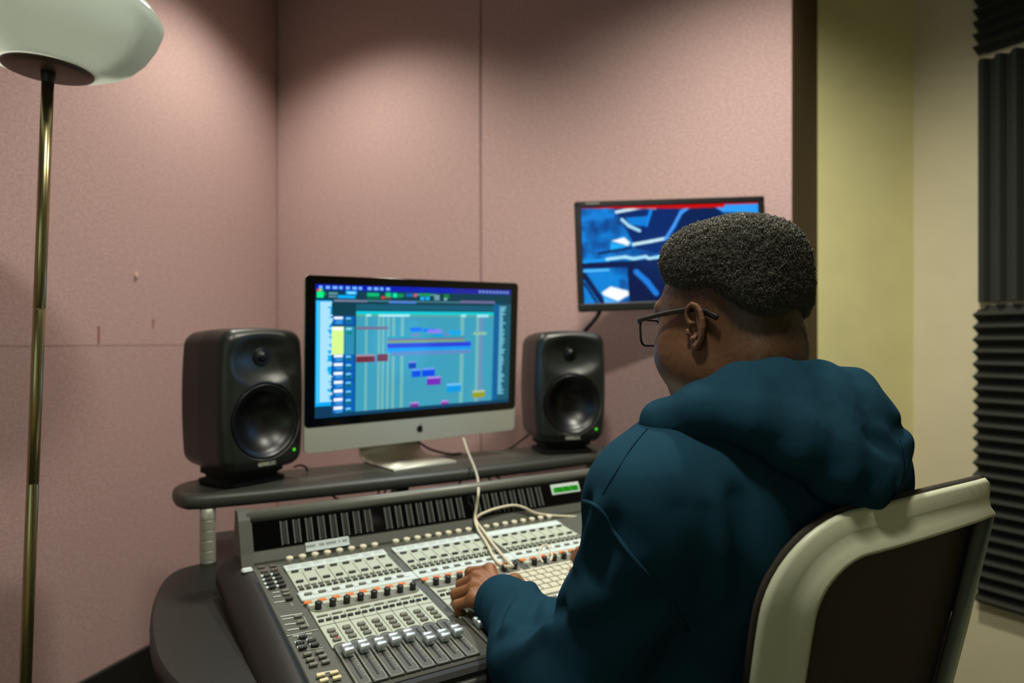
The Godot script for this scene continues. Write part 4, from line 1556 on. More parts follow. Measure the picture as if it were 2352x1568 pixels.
func ridge(s: SurfaceTool, from: Vector3, along: Vector3, across: Vector3, half: float, tip: float, high: float) -> void:
	# one foam wedge: a wide foot, slightly hollow flanks and a narrow crest
	flat(s)
	var prof := [[-half, 0.0], [-half * 0.62, 0.006], [-half * 0.42 - tip * 0.3, high * 0.42], [-tip * 0.55, high * 0.96], [-tip * 0.2, high], [tip * 0.2, high], [tip * 0.55, high * 0.96], [half * 0.42 + tip * 0.3, high * 0.42], [half * 0.62, 0.006], [half, 0.0]]
	var rows := []
	for e in 2:
		var row := []
		for p in prof:
			row.append(from + along * e + across * float(p[0]) + Vector3(0, 0, p[1]))
		rows.append(row)
	for i in prof.size() - 1:
		var mid: float = (prof[i][0] + prof[i + 1][0]) * 0.5
		quad(s, rows[0][i], rows[0][i + 1], rows[1][i + 1], rows[1][i], across * signf(mid) * 0.3 + Vector3(0, 0, 1.0 if absf(mid) < 0.001 else 0.3))
	for e in 2:
		for i in range(1, prof.size() - 1):
			tri(s, rows[e][0], rows[e][i], rows[e][i + 1], along * (e * 2 - 1))


# ------------------------------------------------------------------ chair

func chair() -> void:
	var t := thing("office_chair", "office chair with a pale plastic back frame and dark ribbed mesh under the man", "chair", Vector3(0.37, 0, -1.06), DESK_TURN)
	# the back frame: a flat flange swept round a rounded rectangle, bowed and leaning back
	var cx := 0.016
	var hw := 0.239
	var y1 := EYE - 0.197
	var y0 := EYE - 0.66
	var path := []
	var r := 0.115
	var pts := [Vector2(-hw + 0.035, y0), Vector2(-hw + 0.02, y0 + 0.12), Vector2(-hw + 0.004, y1 - r - 0.10), Vector2(-hw + 0.0005, y1 - r - 0.03)]
	for i in 13:
		var a := PI - PI * 0.5 * i / 12.0
		pts.append(Vector2(-hw + r + cos(a) * r, y1 - r + sin(a) * r))
	for i in range(1, 8):
		pts.append(Vector2(lerpf(-hw + r, hw - 0.045, i / 8.0), y1 + 0.006 * sin(PI * i / 8.0)))
	var r2 := 0.045
	for i in 9:
		var a := PI * 0.5 - PI * 0.5 * i / 8.0
		pts.append(Vector2(hw - r2 + cos(a) * r2, y1 - r2 + sin(a) * r2))
	pts.append_array([Vector2(hw - 0.004, y1 - r - 0.10), Vector2(hw - 0.02, y0 + 0.12), Vector2(hw - 0.035, y0)])
	var s := S()
	var rings := []
	var turn := -1.0
	for i in pts.size():
		var p: Vector2 = pts[i]
		var d: Vector2 = (pts[mini(i + 1, pts.size() - 1)] as Vector2) - (pts[maxi(i - 1, 0)] as Vector2)
		var inn := Vector2(d.y, -d.x).normalized()     # towards the opening
		var ring := []
		for q in [[0.000, -0.006], [-0.003, -0.001], [0.002, 0.005], [0.020, 0.008], [0.036, 0.016], [0.043, 0.023], [0.047, 0.024], [0.049, 0.020], [0.041, 0.010], [0.022, -0.001], [0.008, -0.008]]:
			var u := p + inn * float(q[0])
			ring.append(back_at(cx, u, q[1]))
		rings.append(ring)
	for i in rings.size() - 1:
		var m := rings[i].size() as int
		var mid := Vector3.ZERO
		for v in rings[i]:
			mid += (v as Vector3) / m
		for v in m:
			var w := (v + 1) % m
			var a: Vector3 = rings[i][v]
			var b: Vector3 = rings[i][w]
			var c: Vector3 = rings[i + 1][w]
			var dd: Vector3 = rings[i + 1][v]
			# outward across the ring
			var tang := c - b
			var e := b - a
			var nn := tang.cross(e)
			quad(s, a, b, c, dd, nn * turn)
	part(t, "back_frame", done(s), M.chair_white)
	# woven back stretched in the frame, wrapping over its front edge
	s = S()
	smooth(s)
	var poly := []
	var nx := 26
	var ny := 22
	var grid := []
	for j in ny + 1:
		var row := []
		for i in nx + 1:
			var u := Vector2(lerpf(-hw + 0.002, hw - 0.002, float(i) / nx), lerpf(y0, y1 + 0.003, float(j) / ny))
			# pull the corners in along the frame's outline
			for sd in [-1, 1]:
				var rr: float = r if sd < 0 else r2
				var cc := Vector2(sd * (hw - rr), y1 - rr)
				var off := u - cc
				if off.x * sd > 0 and off.y > 0:
					var l := maxf(absf(off.x), absf(off.y))
					if l > 1e-5:
						off = off.normalized() * l
					u = cc + off
			row.append([back_at(cx, u, -0.010), Vector2(float(i) / nx, float(j) / ny)])
		grid.append(row)
	for j in ny:
		for i in nx:
			for q in [[[j, i], [j, i + 1], [j + 1, i + 1]], [[j, i], [j + 1, i + 1], [j + 1, i]]]:
				for w in [0, 2, 1]:
					var g = grid[q[w][0]][q[w][1]]
					s.set_uv(g[1])
					s.add_vertex(g[0])
	part(t, "mesh_back", done(s), M.mesh)
	var rim := []
	for i in range(2, pts.size() - 2):
		rim.append(back_at(cx, (pts[i] as Vector2) + Vector2(0, 0.001), -0.0095))
	s = S()
	tube(s, curve(rim, 2), 0.0045, 8)
	part(t, "mesh_hem", done(s), M.mesh)
	# spine, seat, column and star base
	part(t, "back_spine", box_mesh(Vector3(0.07, 0.34, 0.03), 0.008, Vector3(0, 0.46, 0.16)), M.black)
	s = S()
	prism(s, round_rect(0, 0, 0.48, 0.46, 0.08, 6), [[0.02, 0.395], [0.0, 0.41], [0.0, 0.435], [0.012, 0.452], [0.04, 0.458]])
	part(t, "seat", done(s), M.mesh)
	s = S()
	lathe(s, [[0.0, 0.10], [0.03, 0.10], [0.03, 0.26], [0.022, 0.262], [0.022, 0.40], [0.0, 0.40]], 20)
	part(t, "gas_column", done(s), M.black)
	for k in 5:
		var a := TAU * k / 5.0 + 0.3
		var e := Vector3(cos(a), 0, sin(a))
		s = S()
		tube(s, PackedVector3Array([e * 0.02 + Vector3(0, 0.11, 0), e * 0.28 + Vector3(0, 0.075, 0)]), 0.022, 10, 0.014)
		var leg := part(t, "base_leg", done(s), M.chair_white)
		s = S()
		lathe(s, [[0.0, -0.022], [0.024, -0.022], [0.027, -0.018], [0.027, 0.018], [0.024, 0.022], [0.0, 0.022]], 20, Transform3D(Basis(e, PI / 2) * Basis(Vector3.UP, 0.0), e * 0.285 + Vector3(0, 0.028, 0)))
		part(leg, "caster", done(s), M.rubber)


func back_at(cx: float, u: Vector2, out: float) -> Vector3:
	# a point of the bowed, reclined chair back; out is towards the viewer
	var y := u.y
	var z := 0.238 + 0.20 * (y - (EYE - 0.22)) - 0.030 * pow(u.x / 0.24, 2.0) + 0.010
	return Vector3(cx + u.x, y, z + out)


# ------------------------------------------------------------------ the man

func skin_tone(p: Vector3, _n: Vector3) -> Color:
	return Color(0.16, 0.075, 0.036)


const HEAD_AT := Vector3(0.0020, 1.2549, -0.0632)
const HAIR_N := Vector3(0.0, 0.962, 0.273)


func fade_line(p: Vector3) -> float:
	# above the lower edge of the long hair (metres, along the cut), in the head's own axes
	var y := 0.052 - 0.02 * smoothstep(0.02, -0.08, p.z) * 0.0
	y = lerpf(0.050, 0.066, smoothstep(0.0, -0.09, p.z))
	y = lerpf(y, -0.018, smoothstep(0.02, 0.115, p.z))
	return p.y - y


func head_tone(p: Vector3, n: Vector3) -> Color:
	var c := Color(0.155, 0.072, 0.034)
	var up := fade_line(p)
	# shaved sides: stubble gets denser towards the long hair
	if p.z > -0.088 + 0.02 * p.y:
		var k := smoothstep(-0.062, 0.005, up) * smoothstep(-0.100, -0.070, p.z)
		c = c.lerp(Color(0.022, 0.017, 0.013), 0.65 * k)
	# lips
	var lip := exp(-(pow((p.y + 0.066) / 0.008, 2.0) + pow(p.x / 0.024, 2.0))) * smoothstep(-0.09, -0.10, p.z)
	c = c.lerp(Color(0.12, 0.045, 0.035), 0.7 * lip)
	# eyebrows
	for sd in [-1, 1]:
		var b := exp(-(pow((p.y - 0.036) / 0.0045, 2.0) + pow((p.x - sd * 0.034) / 0.017, 4.0))) * smoothstep(-0.07, -0.085, p.z)
		c = c.lerp(Color(0.015, 0.011, 0.009), 0.85 * b)
	return c


func ear_tone(p: Vector3, _n: Vector3) -> Color:
	return Color(0.19, 0.088, 0.044)


func head_field() -> Field:
	var f := Field.new()
	f.egg(Vector3(0, 0.035, 0.012), Vector3(0.0755, 0.098, 0.098), 0.02)
	f.egg(Vector3(0, 0.000, -0.045), Vector3(0.062, 0.085, 0.050), 0.04)        # face block
	f.egg(Vector3(0, -0.072, -0.045), Vector3(0.048, 0.042, 0.048), 0.04)       # jaw
	f.egg(Vector3(0, -0.097, -0.078), Vector3(0.024, 0.019, 0.020), 0.03)       # chin
	for sd in [-1, 1]:
		f.egg(Vector3(0.037 * sd, -0.040, -0.058), Vector3(0.036, 0.042, 0.036), 0.03)   # full cheeks
		f.egg(Vector3(0.054 * sd, -0.062, -0.010), Vector3(0.022, 0.036, 0.036), 0.03)   # jaw corner
		f.egg(Vector3(0.033 * sd, 0.012, -0.096), Vector3(0.017, 0.011, 0.014), 0.012, 1)  # eye sockets
		f.egg(Vector3(0.033 * sd, 0.011, -0.081), Vector3(0.0135, 0.0115, 0.0125), 0.006)  # eyelids over the eyes
		f.cap(Vector3(0.014 * sd, 0.031, -0.096), Vector3(0.048 * sd, 0.031, -0.082), 0.009, 0.008, 0.018)  # brow
		f.egg(Vector3(0.013 * sd, -0.032, -0.100), Vector3(0.011, 0.009, 0.012), 0.010)    # nostril wings
	f.cap(Vector3(0, 0.014, -0.094), Vector3(0, -0.028, -0.110), 0.007, 0.012, 0.018)      # nose
	f.cap(Vector3(-0.018, -0.060, -0.088), Vector3(0.018, -0.060, -0.088), 0.009, 0.009, 0.012)   # lips
	f.cap(Vector3(-0.014, -0.074, -0.088), Vector3(0.014, -0.074, -0.088), 0.010, 0.010, 0.010)
	f.cap(Vector3(-0.022, -0.067, -0.099), Vector3(0.022, -0.067, -0.099), 0.0018, 0.0018, 0.004, 1.0, 1)
	f.cap(Vector3(0, -0.03, 0.042), Vector3(0.0, -0.22, 0.050), 0.063, 0.072, 0.035)       # neck
	f.egg(Vector3(0, -0.045, 0.072), Vector3(0.052, 0.03, 0.034), 0.03)          # roll at the nape
	f.noise = FastNoiseLite.new()
	f.noise.frequency = 60.0
	f.amp = 0.0005
	return f


func ear_field() -> Field:
	# the left ear in its own plane: x backwards, y up, z outwards
	var f := Field.new()
	var k := 0.0000612
	var rim := [[500, 700], [440, 560], [430, 430], [490, 300], [600, 235], [720, 290], [800, 420], [835, 600], [830, 780], [790, 950], [720, 1090], [620, 1190]]
	for i in rim.size() - 1:
		var z0 := 0.0045 + 0.0035 * sin(PI * i / 11.0)
		var z1 := 0.0045 + 0.0035 * sin(PI * (i + 1) / 11.0)
		f.cap(Vector3((rim[i][0] - 640) * k, (750 - rim[i][1]) * k, z0), Vector3((rim[i + 1][0] - 640) * k, (750 - rim[i + 1][1]) * k, z1), 0.0033 if i < 7 else 0.0036, 0.0033 if i < 7 else 0.0036, 0.0002)
	var anti := [[640, 330], [690, 480], [700, 640], [705, 800], [660, 930], [560, 990]]
	for i in anti.size() - 1:
		f.cap(Vector3((anti[i][0] - 640) * k, (750 - anti[i][1]) * k, 0.0035), Vector3((anti[i + 1][0] - 640) * k, (750 - anti[i + 1][1]) * k, 0.0038), 0.0030, 0.0030, 0.0002)
	f.egg(Vector3((620 - 640) * k, (750 - 680) * k, -0.001), Vector3(0.0115, 0.027, 0.0036), 0.005)     # plate
	f.egg(Vector3((530 - 640) * k, (750 - 1010) * k, 0.0040), Vector3(0.0042, 0.0044, 0.0042), 0.003)   # antitragus
	f.egg(Vector3((410 - 640) * k, (750 - 860) * k, 0.0035), Vector3(0.0038, 0.0055, 0.0042), 0.004)    # tragus
	f.egg(Vector3((540 - 640) * k, (750 - 1170) * k, 0.0015), Vector3(0.0066, 0.0078, 0.0042), 0.005)   # lobe
	f.egg(Vector3((565 - 640) * k, (750 - 820) * k, 0.0065), Vector3(0.0062, 0.0085, 0.0085), 0.003, 1) # concha
	f.egg(Vector3((540 - 640) * k, (750 - 470) * k, 0.0070), Vector3(0.0042, 0.0085, 0.0060), 0.003, 1) # hollow above it
	return f


func hair_d(p: Vector3) -> float:
	# a tall rounded cut: a super-ellipsoid that thins out to nothing at the fade
	var q := (p - Vector3(0, 0.062, 0.016)) / Vector3(0.0850, 0.0880, 0.1010)
	var l := pow(pow(absf(q.x), 2.9) + pow(absf(q.y), 2.9) + pow(absf(q.z), 2.9), 1.0 / 2.9)
	var d := (l - 1.0) * 0.088
	d += 0.0034 * hair_noise.get_noise_3dv(p) + 0.0016 * hair_noise.get_noise_3dv(p * 2.7)
	var u := (p - Vector3(0, 0.035, 0.012)) / Vector3(0.0755, 0.098, 0.098)
	var skull := (u.length() - 1.0) * 0.085
	var up := fade_line(p) + 0.003 * hair_noise.get_noise_3dv(p * 0.8)
	var thin := skull - (0.0010 + 0.85 * up if up > -0.02 else -0.016)
	var g := maxf(0.012 - absf(d - thin), 0.0) / 0.012
	d = maxf(d, thin) + g * g * 0.012 * 0.25
	# keep the forehead clear
	var front := -(p.z + 0.083 - 0.12 * (p.y - 0.07))
	g = maxf(0.015 - absf(d - front), 0.0) / 0.015
	return maxf(d, front) + g * g * 0.015 * 0.25


var hair_noise := FastNoiseLite.new()


func hand_field(sd: float, wrist: Vector3, mcp: Array, pip: Array, dip: Array, tip: Array, thumb: Array) -> Field:
	var f := Field.new()
	f.cap(wrist + (wrist - (mcp[1] as Vector3)) * 0.9, wrist, 0.029, 0.026, 0.02, 1.0)
	for i in 4:
		var base: Vector3 = wrist.lerp(mcp[i], 0.25)
		f.cap(base, mcp[i], 0.0165, [0.0125, 0.0130, 0.0122, 0.0112][i], 0.016)
	f.cap(mcp[0], mcp[3], 0.0105, 0.0100, 0.010)
	f.cap(wrist, thumb[1], 0.020, 0.0135, 0.018)
	for i in 4:
		var r: float = [0.0097, 0.0100, 0.0095, 0.0085][i]
		f.cap(mcp[i], pip[i], r * 1.14, r * 1.06, 0.005)
		f.cap(pip[i], dip[i], r * 1.02, r * 0.92, 0.003)
		f.cap(dip[i], tip[i], r * 0.92, r * 0.80, 0.003)
	f.cap(thumb[0], thumb[1], 0.0150, 0.0118, 0.010)
	f.cap(thumb[1], thumb[2], 0.0112, 0.0108, 0.004)
	f.cap(thumb[2], thumb[3], 0.0108, 0.0088, 0.003)
	# creases between the knuckles
	for i in 3:
		f.fold((mcp[i] as Vector3).lerp(mcp[i + 1], 0.5) + Vector3(0, 0.011, 0), wrist.lerp((mcp[i] as Vector3).lerp(mcp[i + 1], 0.5), 0.55) + Vector3(0, 0.014, 0), 0.006, -0.0022)
	for i in 4:
		f.fold((mcp[i] as Vector3) + Vector3(0, 0.012, 0), (mcp[i] as Vector3) + Vector3(0, 0.0121, 0), 0.008, 0.0018)
	f.noise = FastNoiseLite.new()
	f.noise.frequency = 90.0
	f.amp = 0.0005
	return f


func hand_tone(_p: Vector3, n: Vector3) -> Color:
	return Color(0.29, 0.118, 0.047)


func bounds(f: Field, pad: float) -> Array:
	var lo := Vector3.ONE * 1e3
	var hi := -lo
	for i in f.kind.size():
		if f.op[i] == 1:
			continue
		for e in 2:
			var p := f.a[i]
			var r := Vector3.ONE * maxf(f.r0[i], f.r0[i] + f.r1[i])
			if f.kind[i] == 0:
				p += f.b[i] * e
			else:
				r = f.b[i]
			p.z /= f.zs[i]
			lo = lo.min(p - r)
			hi = hi.max(p + r)
	return [lo - Vector3.ONE * pad, hi + Vector3.ONE * pad]


func person() -> void:
	var t := thing("person", "man in a navy hoodie and glasses seated at the console, seen from behind", "person", Vector3(0.345, 0, -0.945), DESK_TURN)
	hair_noise.seed = 9
	hair_noise.frequency = 95.0
	var head := Transform3D(Basis(Vector3.UP, deg_to_rad(37.0) - DESK_TURN) * Basis(Vector3.RIGHT, deg_to_rad(-4.0)), HEAD_AT)
	# skin: head, ears and hands
	var hf := head_field()
	var meshes := [nets(hf.d, Vector3(-0.095, -0.235, -0.135), Vector3(0.095, 0.140, 0.135), 0.0035, head_tone)]
	var xfs := [head]
	var ef := ear_field()
	var ear := nets(ef.d, Vector3(-0.020, -0.034, -0.010), Vector3(0.020, 0.038, 0.018), 0.0011, ear_tone)
	var flare := deg_to_rad(4.0)
	var eb := Basis(Vector3(-sin(flare), 0, cos(flare)), Vector3(0, 1, 0), Vector3(-cos(flare), 0, -sin(flare)))
	var el := Transform3D(eb.scaled_local(Vector3(1.12, 1.0, 1.0)), Vector3(-0.0765, -0.005, 0.010))
	meshes.append(ear)
	xfs.append(head * el)
	meshes.append(ear)
	xfs.append(head * Transform3D(Basis.from_scale(Vector3(-1, 1, 1)), Vector3.ZERO) * el)
	# left hand on the keyboard
	var lw := Vector3(-0.1936, 0.7815, -0.3820)
	var lh := hand_field(-1.0, lw,
		[Vector3(-0.1781, 0.8149, -0.4487), Vector3(-0.2045, 0.8060, -0.4496), Vector3(-0.2206, 0.7979, -0.4278), Vector3(-0.2341, 0.7890, -0.4044)],
		[Vector3(-0.1969, 0.8048, -0.4871), Vector3(-0.2198, 0.7886, -0.4777), Vector3(-0.2421, 0.7832, -0.4561), Vector3(-0.2546, 0.7763, -0.4263)],
		[Vector3(-0.1978, 0.7857, -0.4923), Vector3(-0.2193, 0.7690, -0.4821), Vector3(-0.2383, 0.7647, -0.4585), Vector3(-0.2480, 0.7596, -0.4293)],
		[Vector3(-0.1942, 0.7743, -0.4855), Vector3(-0.2144, 0.7594, -0.4744), Vector3(-0.2313, 0.7554, -0.4519), Vector3(-0.2407, 0.7520, -0.4271)],
		[Vector3(-0.1802, 0.7989, -0.3973), Vector3(-0.1457, 0.7995, -0.4172), Vector3(-0.1311, 0.7913, -0.4200), Vector3(-0.1324, 0.7878, -0.4090)])
	var bb := bounds(lh, 0.012)
	meshes.append(nets(lh.d, bb[0], bb[1], 0.0027, hand_tone))
	xfs.append(Transform3D.IDENTITY)
	# right hand further along the keyboard
	var rw := Vector3(0.10, EYE - 0.440, -0.36)
	var u := Vector3(0.02, 0.0, 0.0)
	var rm := []
	var rp := []
	var rd := []
	var rt := []
	for i in 4:
		var x := 0.052 + i * 0.021
		var zz := -0.445 + absf(i - 1.2) * 0.007
		rm.append(Vector3(x, EYE - 0.424, zz))
		rp.append(Vector3(x - 0.003, EYE - 0.423, zz - 0.042))
		rd.append(Vector3(x - 0.004, EYE - 0.440, zz - 0.058))
		rt.append(Vector3(x - 0.004, EYE - 0.451, zz - 0.060))
	var rh := hand_field(1.0, rw, rm, rp, rd, rt, [Vector3(0.075, EYE - 0.440, -0.385), Vector3(0.040, EYE - 0.445, -0.415), Vector3(0.022, EYE - 0.449, -0.440), Vector3(0.016, EYE - 0.453, -0.458)])
	bb = bounds(rh, 0.012)
	meshes.append(nets(rh.d, bb[0], bb[1], 0.0035, hand_tone))
	xfs.append(Transform3D.IDENTITY)
	# trunk and arms under the cloth join the head and the hands
	var tf := Field.new()
	tf.cap(head * Vector3(0, -0.12, 0.047), Vector3(0, EYE - 0.24, 0.0), 0.06, 0.10, 0.04)
	tf.cap(Vector3(0, EYE - 0.24, -0.01), Vector3(0, EYE - 0.62, -0.15), 0.11, 0.13, 0.05)
	tf.cap(Vector3(-0.18, EYE - 0.19, 0.0), Vector3(0.18, EYE - 0.19, 0.0), 0.055, 0.055, 0.05)
	tf.cap(Vector3(-0.19, EYE - 0.20, 0.0), Vector3(-0.2234, 0.7684, -0.1013), 0.045, 0.04, 0.03)
	tf.cap(Vector3(-0.2234, 0.7684, -0.1013), lw, 0.04, 0.028, 0.03)
	tf.cap(Vector3(0.19, EYE - 0.20, 0.0), Vector3(0.262, EYE - 0.47, -0.10), 0.045, 0.04, 0.03)
	tf.cap(Vector3(0.262, EYE - 0.47, -0.10), rw, 0.04, 0.028, 0.03)
	bb = bounds(tf, 0.02)
	meshes.append(nets(tf.d, bb[0], bb[1], 0.012, hand_tone))
	xfs.append(Transform3D.IDENTITY)
	part(t, "body", moved(meshes, xfs), M.skin)
	hair(t, head, hf)
	hoodie(t)
	legs(t)
	glasses(t, head)


func hair(t: Node3D, head: Transform3D, hf: Field) -> void:
	var cut := nets(hair_d, Vector3(-0.105, -0.005, -0.115), Vector3(0.105, 0.172, 0.150), 0.0035)
	var o := part(t, "hair", cut, M.hair, head, "short black curly hair with faded sides")
	# curls standing in the hair
	var arr: Array = cut.surface_get_arrays(0)
	var vs: PackedVector3Array = arr[Mesh.ARRAY_VERTEX]
	var ns: PackedVector3Array = arr[Mesh.ARRAY_NORMAL]
	var s := S()
	var pts := []
	for i in 7:
		var a := i * 1.05
		pts.append(Vector3(cos(a) * 0.0013, i * 0.00062, sin(a) * 0.0013))
	tube(s, PackedVector3Array(pts), 0.00034, 4)
	var curl := done(s)
	var where := []
	for i in vs.size():
		var p := vs[i]
		if hf.d(p) < 0.0:
			continue
		for k in 4:
			var n := ns[i]
			var side := n.cross(Vector3(rng.randf() - 0.5, rng.randf() - 0.5, rng.randf() - 0.5)).normalized()
			var up := (n + side * rng.randf() * 0.9).normalized()
			var x := up.cross(side).normalized()
			var b := Basis(x, up, x.cross(up)).rotated(up, rng.randf() * TAU).scaled(Vector3.ONE * (0.7 + 0.6 * rng.randf()))
			where.append(Transform3D(b, p + side * rng.randf() * 0.002 - n * 0.0012 + Vector3(rng.randf() - 0.5, rng.randf() - 0.5, rng.randf() - 0.5) * 0.003))
	scatter(o, "curls", curl, M.curl, where)
	# stubble of the shaved sides
	s = S()
	tube(s, PackedVector3Array([Vector3.ZERO, Vector3(0, 0.0014, 0.0002)]), 0.00022, 3, 0.00012)
	var hairlet := done(s)
	where = []
	for i in 5200:
		var a := rng.randf() * TAU
		var y := lerpf(-0.05, 0.06, rng.randf())
		var dir := Vector3(cos(a), 0, sin(a))
		if dir.z < -0.78:
			continue
		var p := Vector3(0, y, 0.012) + dir * 0.13
		for k in 9:
			p -= dir * hf.d(p) * 0.9
		var up := fade_line(p)
		if up > 0.004 or up < -0.062 or p.z < -0.078:
			continue
		if rng.randf() > pow(1.0 + up / 0.062, 1.1):
			continue
		var n := dir
		var x := n.cross(Vector3(rng.randf() - 0.5, -1.0, rng.randf() - 0.5)).normalized()
		where.append(Transform3D(Basis(x, n, x.cross(n)).rotated(x, -0.7), p))
	scatter(o, "stubble", hairlet, M.stubble, where)


func scatter(parent: Node, called: String, mesh: Mesh, m: Material, where: Array) -> void:
	var mm := MultiMesh.new()
	mm.transform_format = MultiMesh.TRANSFORM_3D
	mm.mesh = mesh
	mm.instance_count = where.size()
	for i in where.size():
		mm.set_instance_transform(i, where[i])
	var o := MultiMeshInstance3D.new()
	o.name = called
	o.multimesh = mm
	o.material_override = m
	o.set_meta("kind", "stuff")
	parent.add_child(o, true)


func hoodie_field() -> Field:
	var f := Field.new()
	var sl := Vector3(-0.205, EYE - 0.200, 0.0)
	var sr := Vector3(0.200, EYE - 0.200, -0.005)
	# torso, flatter from front to back
	f.cap(Vector3(-0.10, EYE - 0.230, -0.005), Vector3(0.10, EYE - 0.230, -0.005), 0.128, 0.128, 0.05, 1.20)
	f.cap(Vector3(0.0, EYE - 0.26, -0.02), Vector3(-0.005, EYE - 0.62, -0.125), 0.180, 0.200, 0.10, 1.38)
	f.cap(Vector3(-0.08, EYE - 0.52, -0.12), Vector3(0.08, EYE - 0.52, -0.12), 0.15, 0.15, 0.10, 1.3)
	f.egg(Vector3(0.0, EYE - 0.245, -0.030), Vector3(0.235, 0.165, 0.137), 0.05)
	f.cap(Vector3(-0.05, EYE - 0.160, 0.000), Vector3(0.05, EYE - 0.160, 0.000), 0.085, 0.085, 0.04)
	f.cap(Vector3(-0.08, EYE - 0.180, 0.0), sl, 0.086, 0.083, 0.04)
	f.cap(Vector3(0.08, EYE - 0.180, 0.0), sr, 0.086, 0.088, 0.04)
	# left sleeve
	var e := Vector3(-0.2234, 0.7684, -0.1013)
	var w := Vector3(-0.1931, 0.7807, -0.3641)
	f.cap(sl + Vector3(0.012, -0.03, 0.0), e, 0.082, 0.078, 0.022)
	f.cap(e, w, 0.083, 0.050, 0.03)
	f.egg(e.lerp(w, 0.45) + Vector3(-0.012, -0.022, 0), Vector3(0.075, 0.07, 0.085), 0.04)
	# right sleeve
	var e2 := Vector3(0.262, EYE - 0.47, -0.10)
	var w2 := Vector3(0.112, EYE - 0.445, -0.335)
	f.cap(sr, e2, 0.084, 0.078, 0.03)
	f.cap(e2, w2, 0.078, 0.050, 0.03)
	f.noise = FastNoiseLite.new()
	f.noise.seed = 3
	f.noise.frequency = 6.0
	f.noise.fractal_octaves = 2
	f.amp = 0.004
	return f


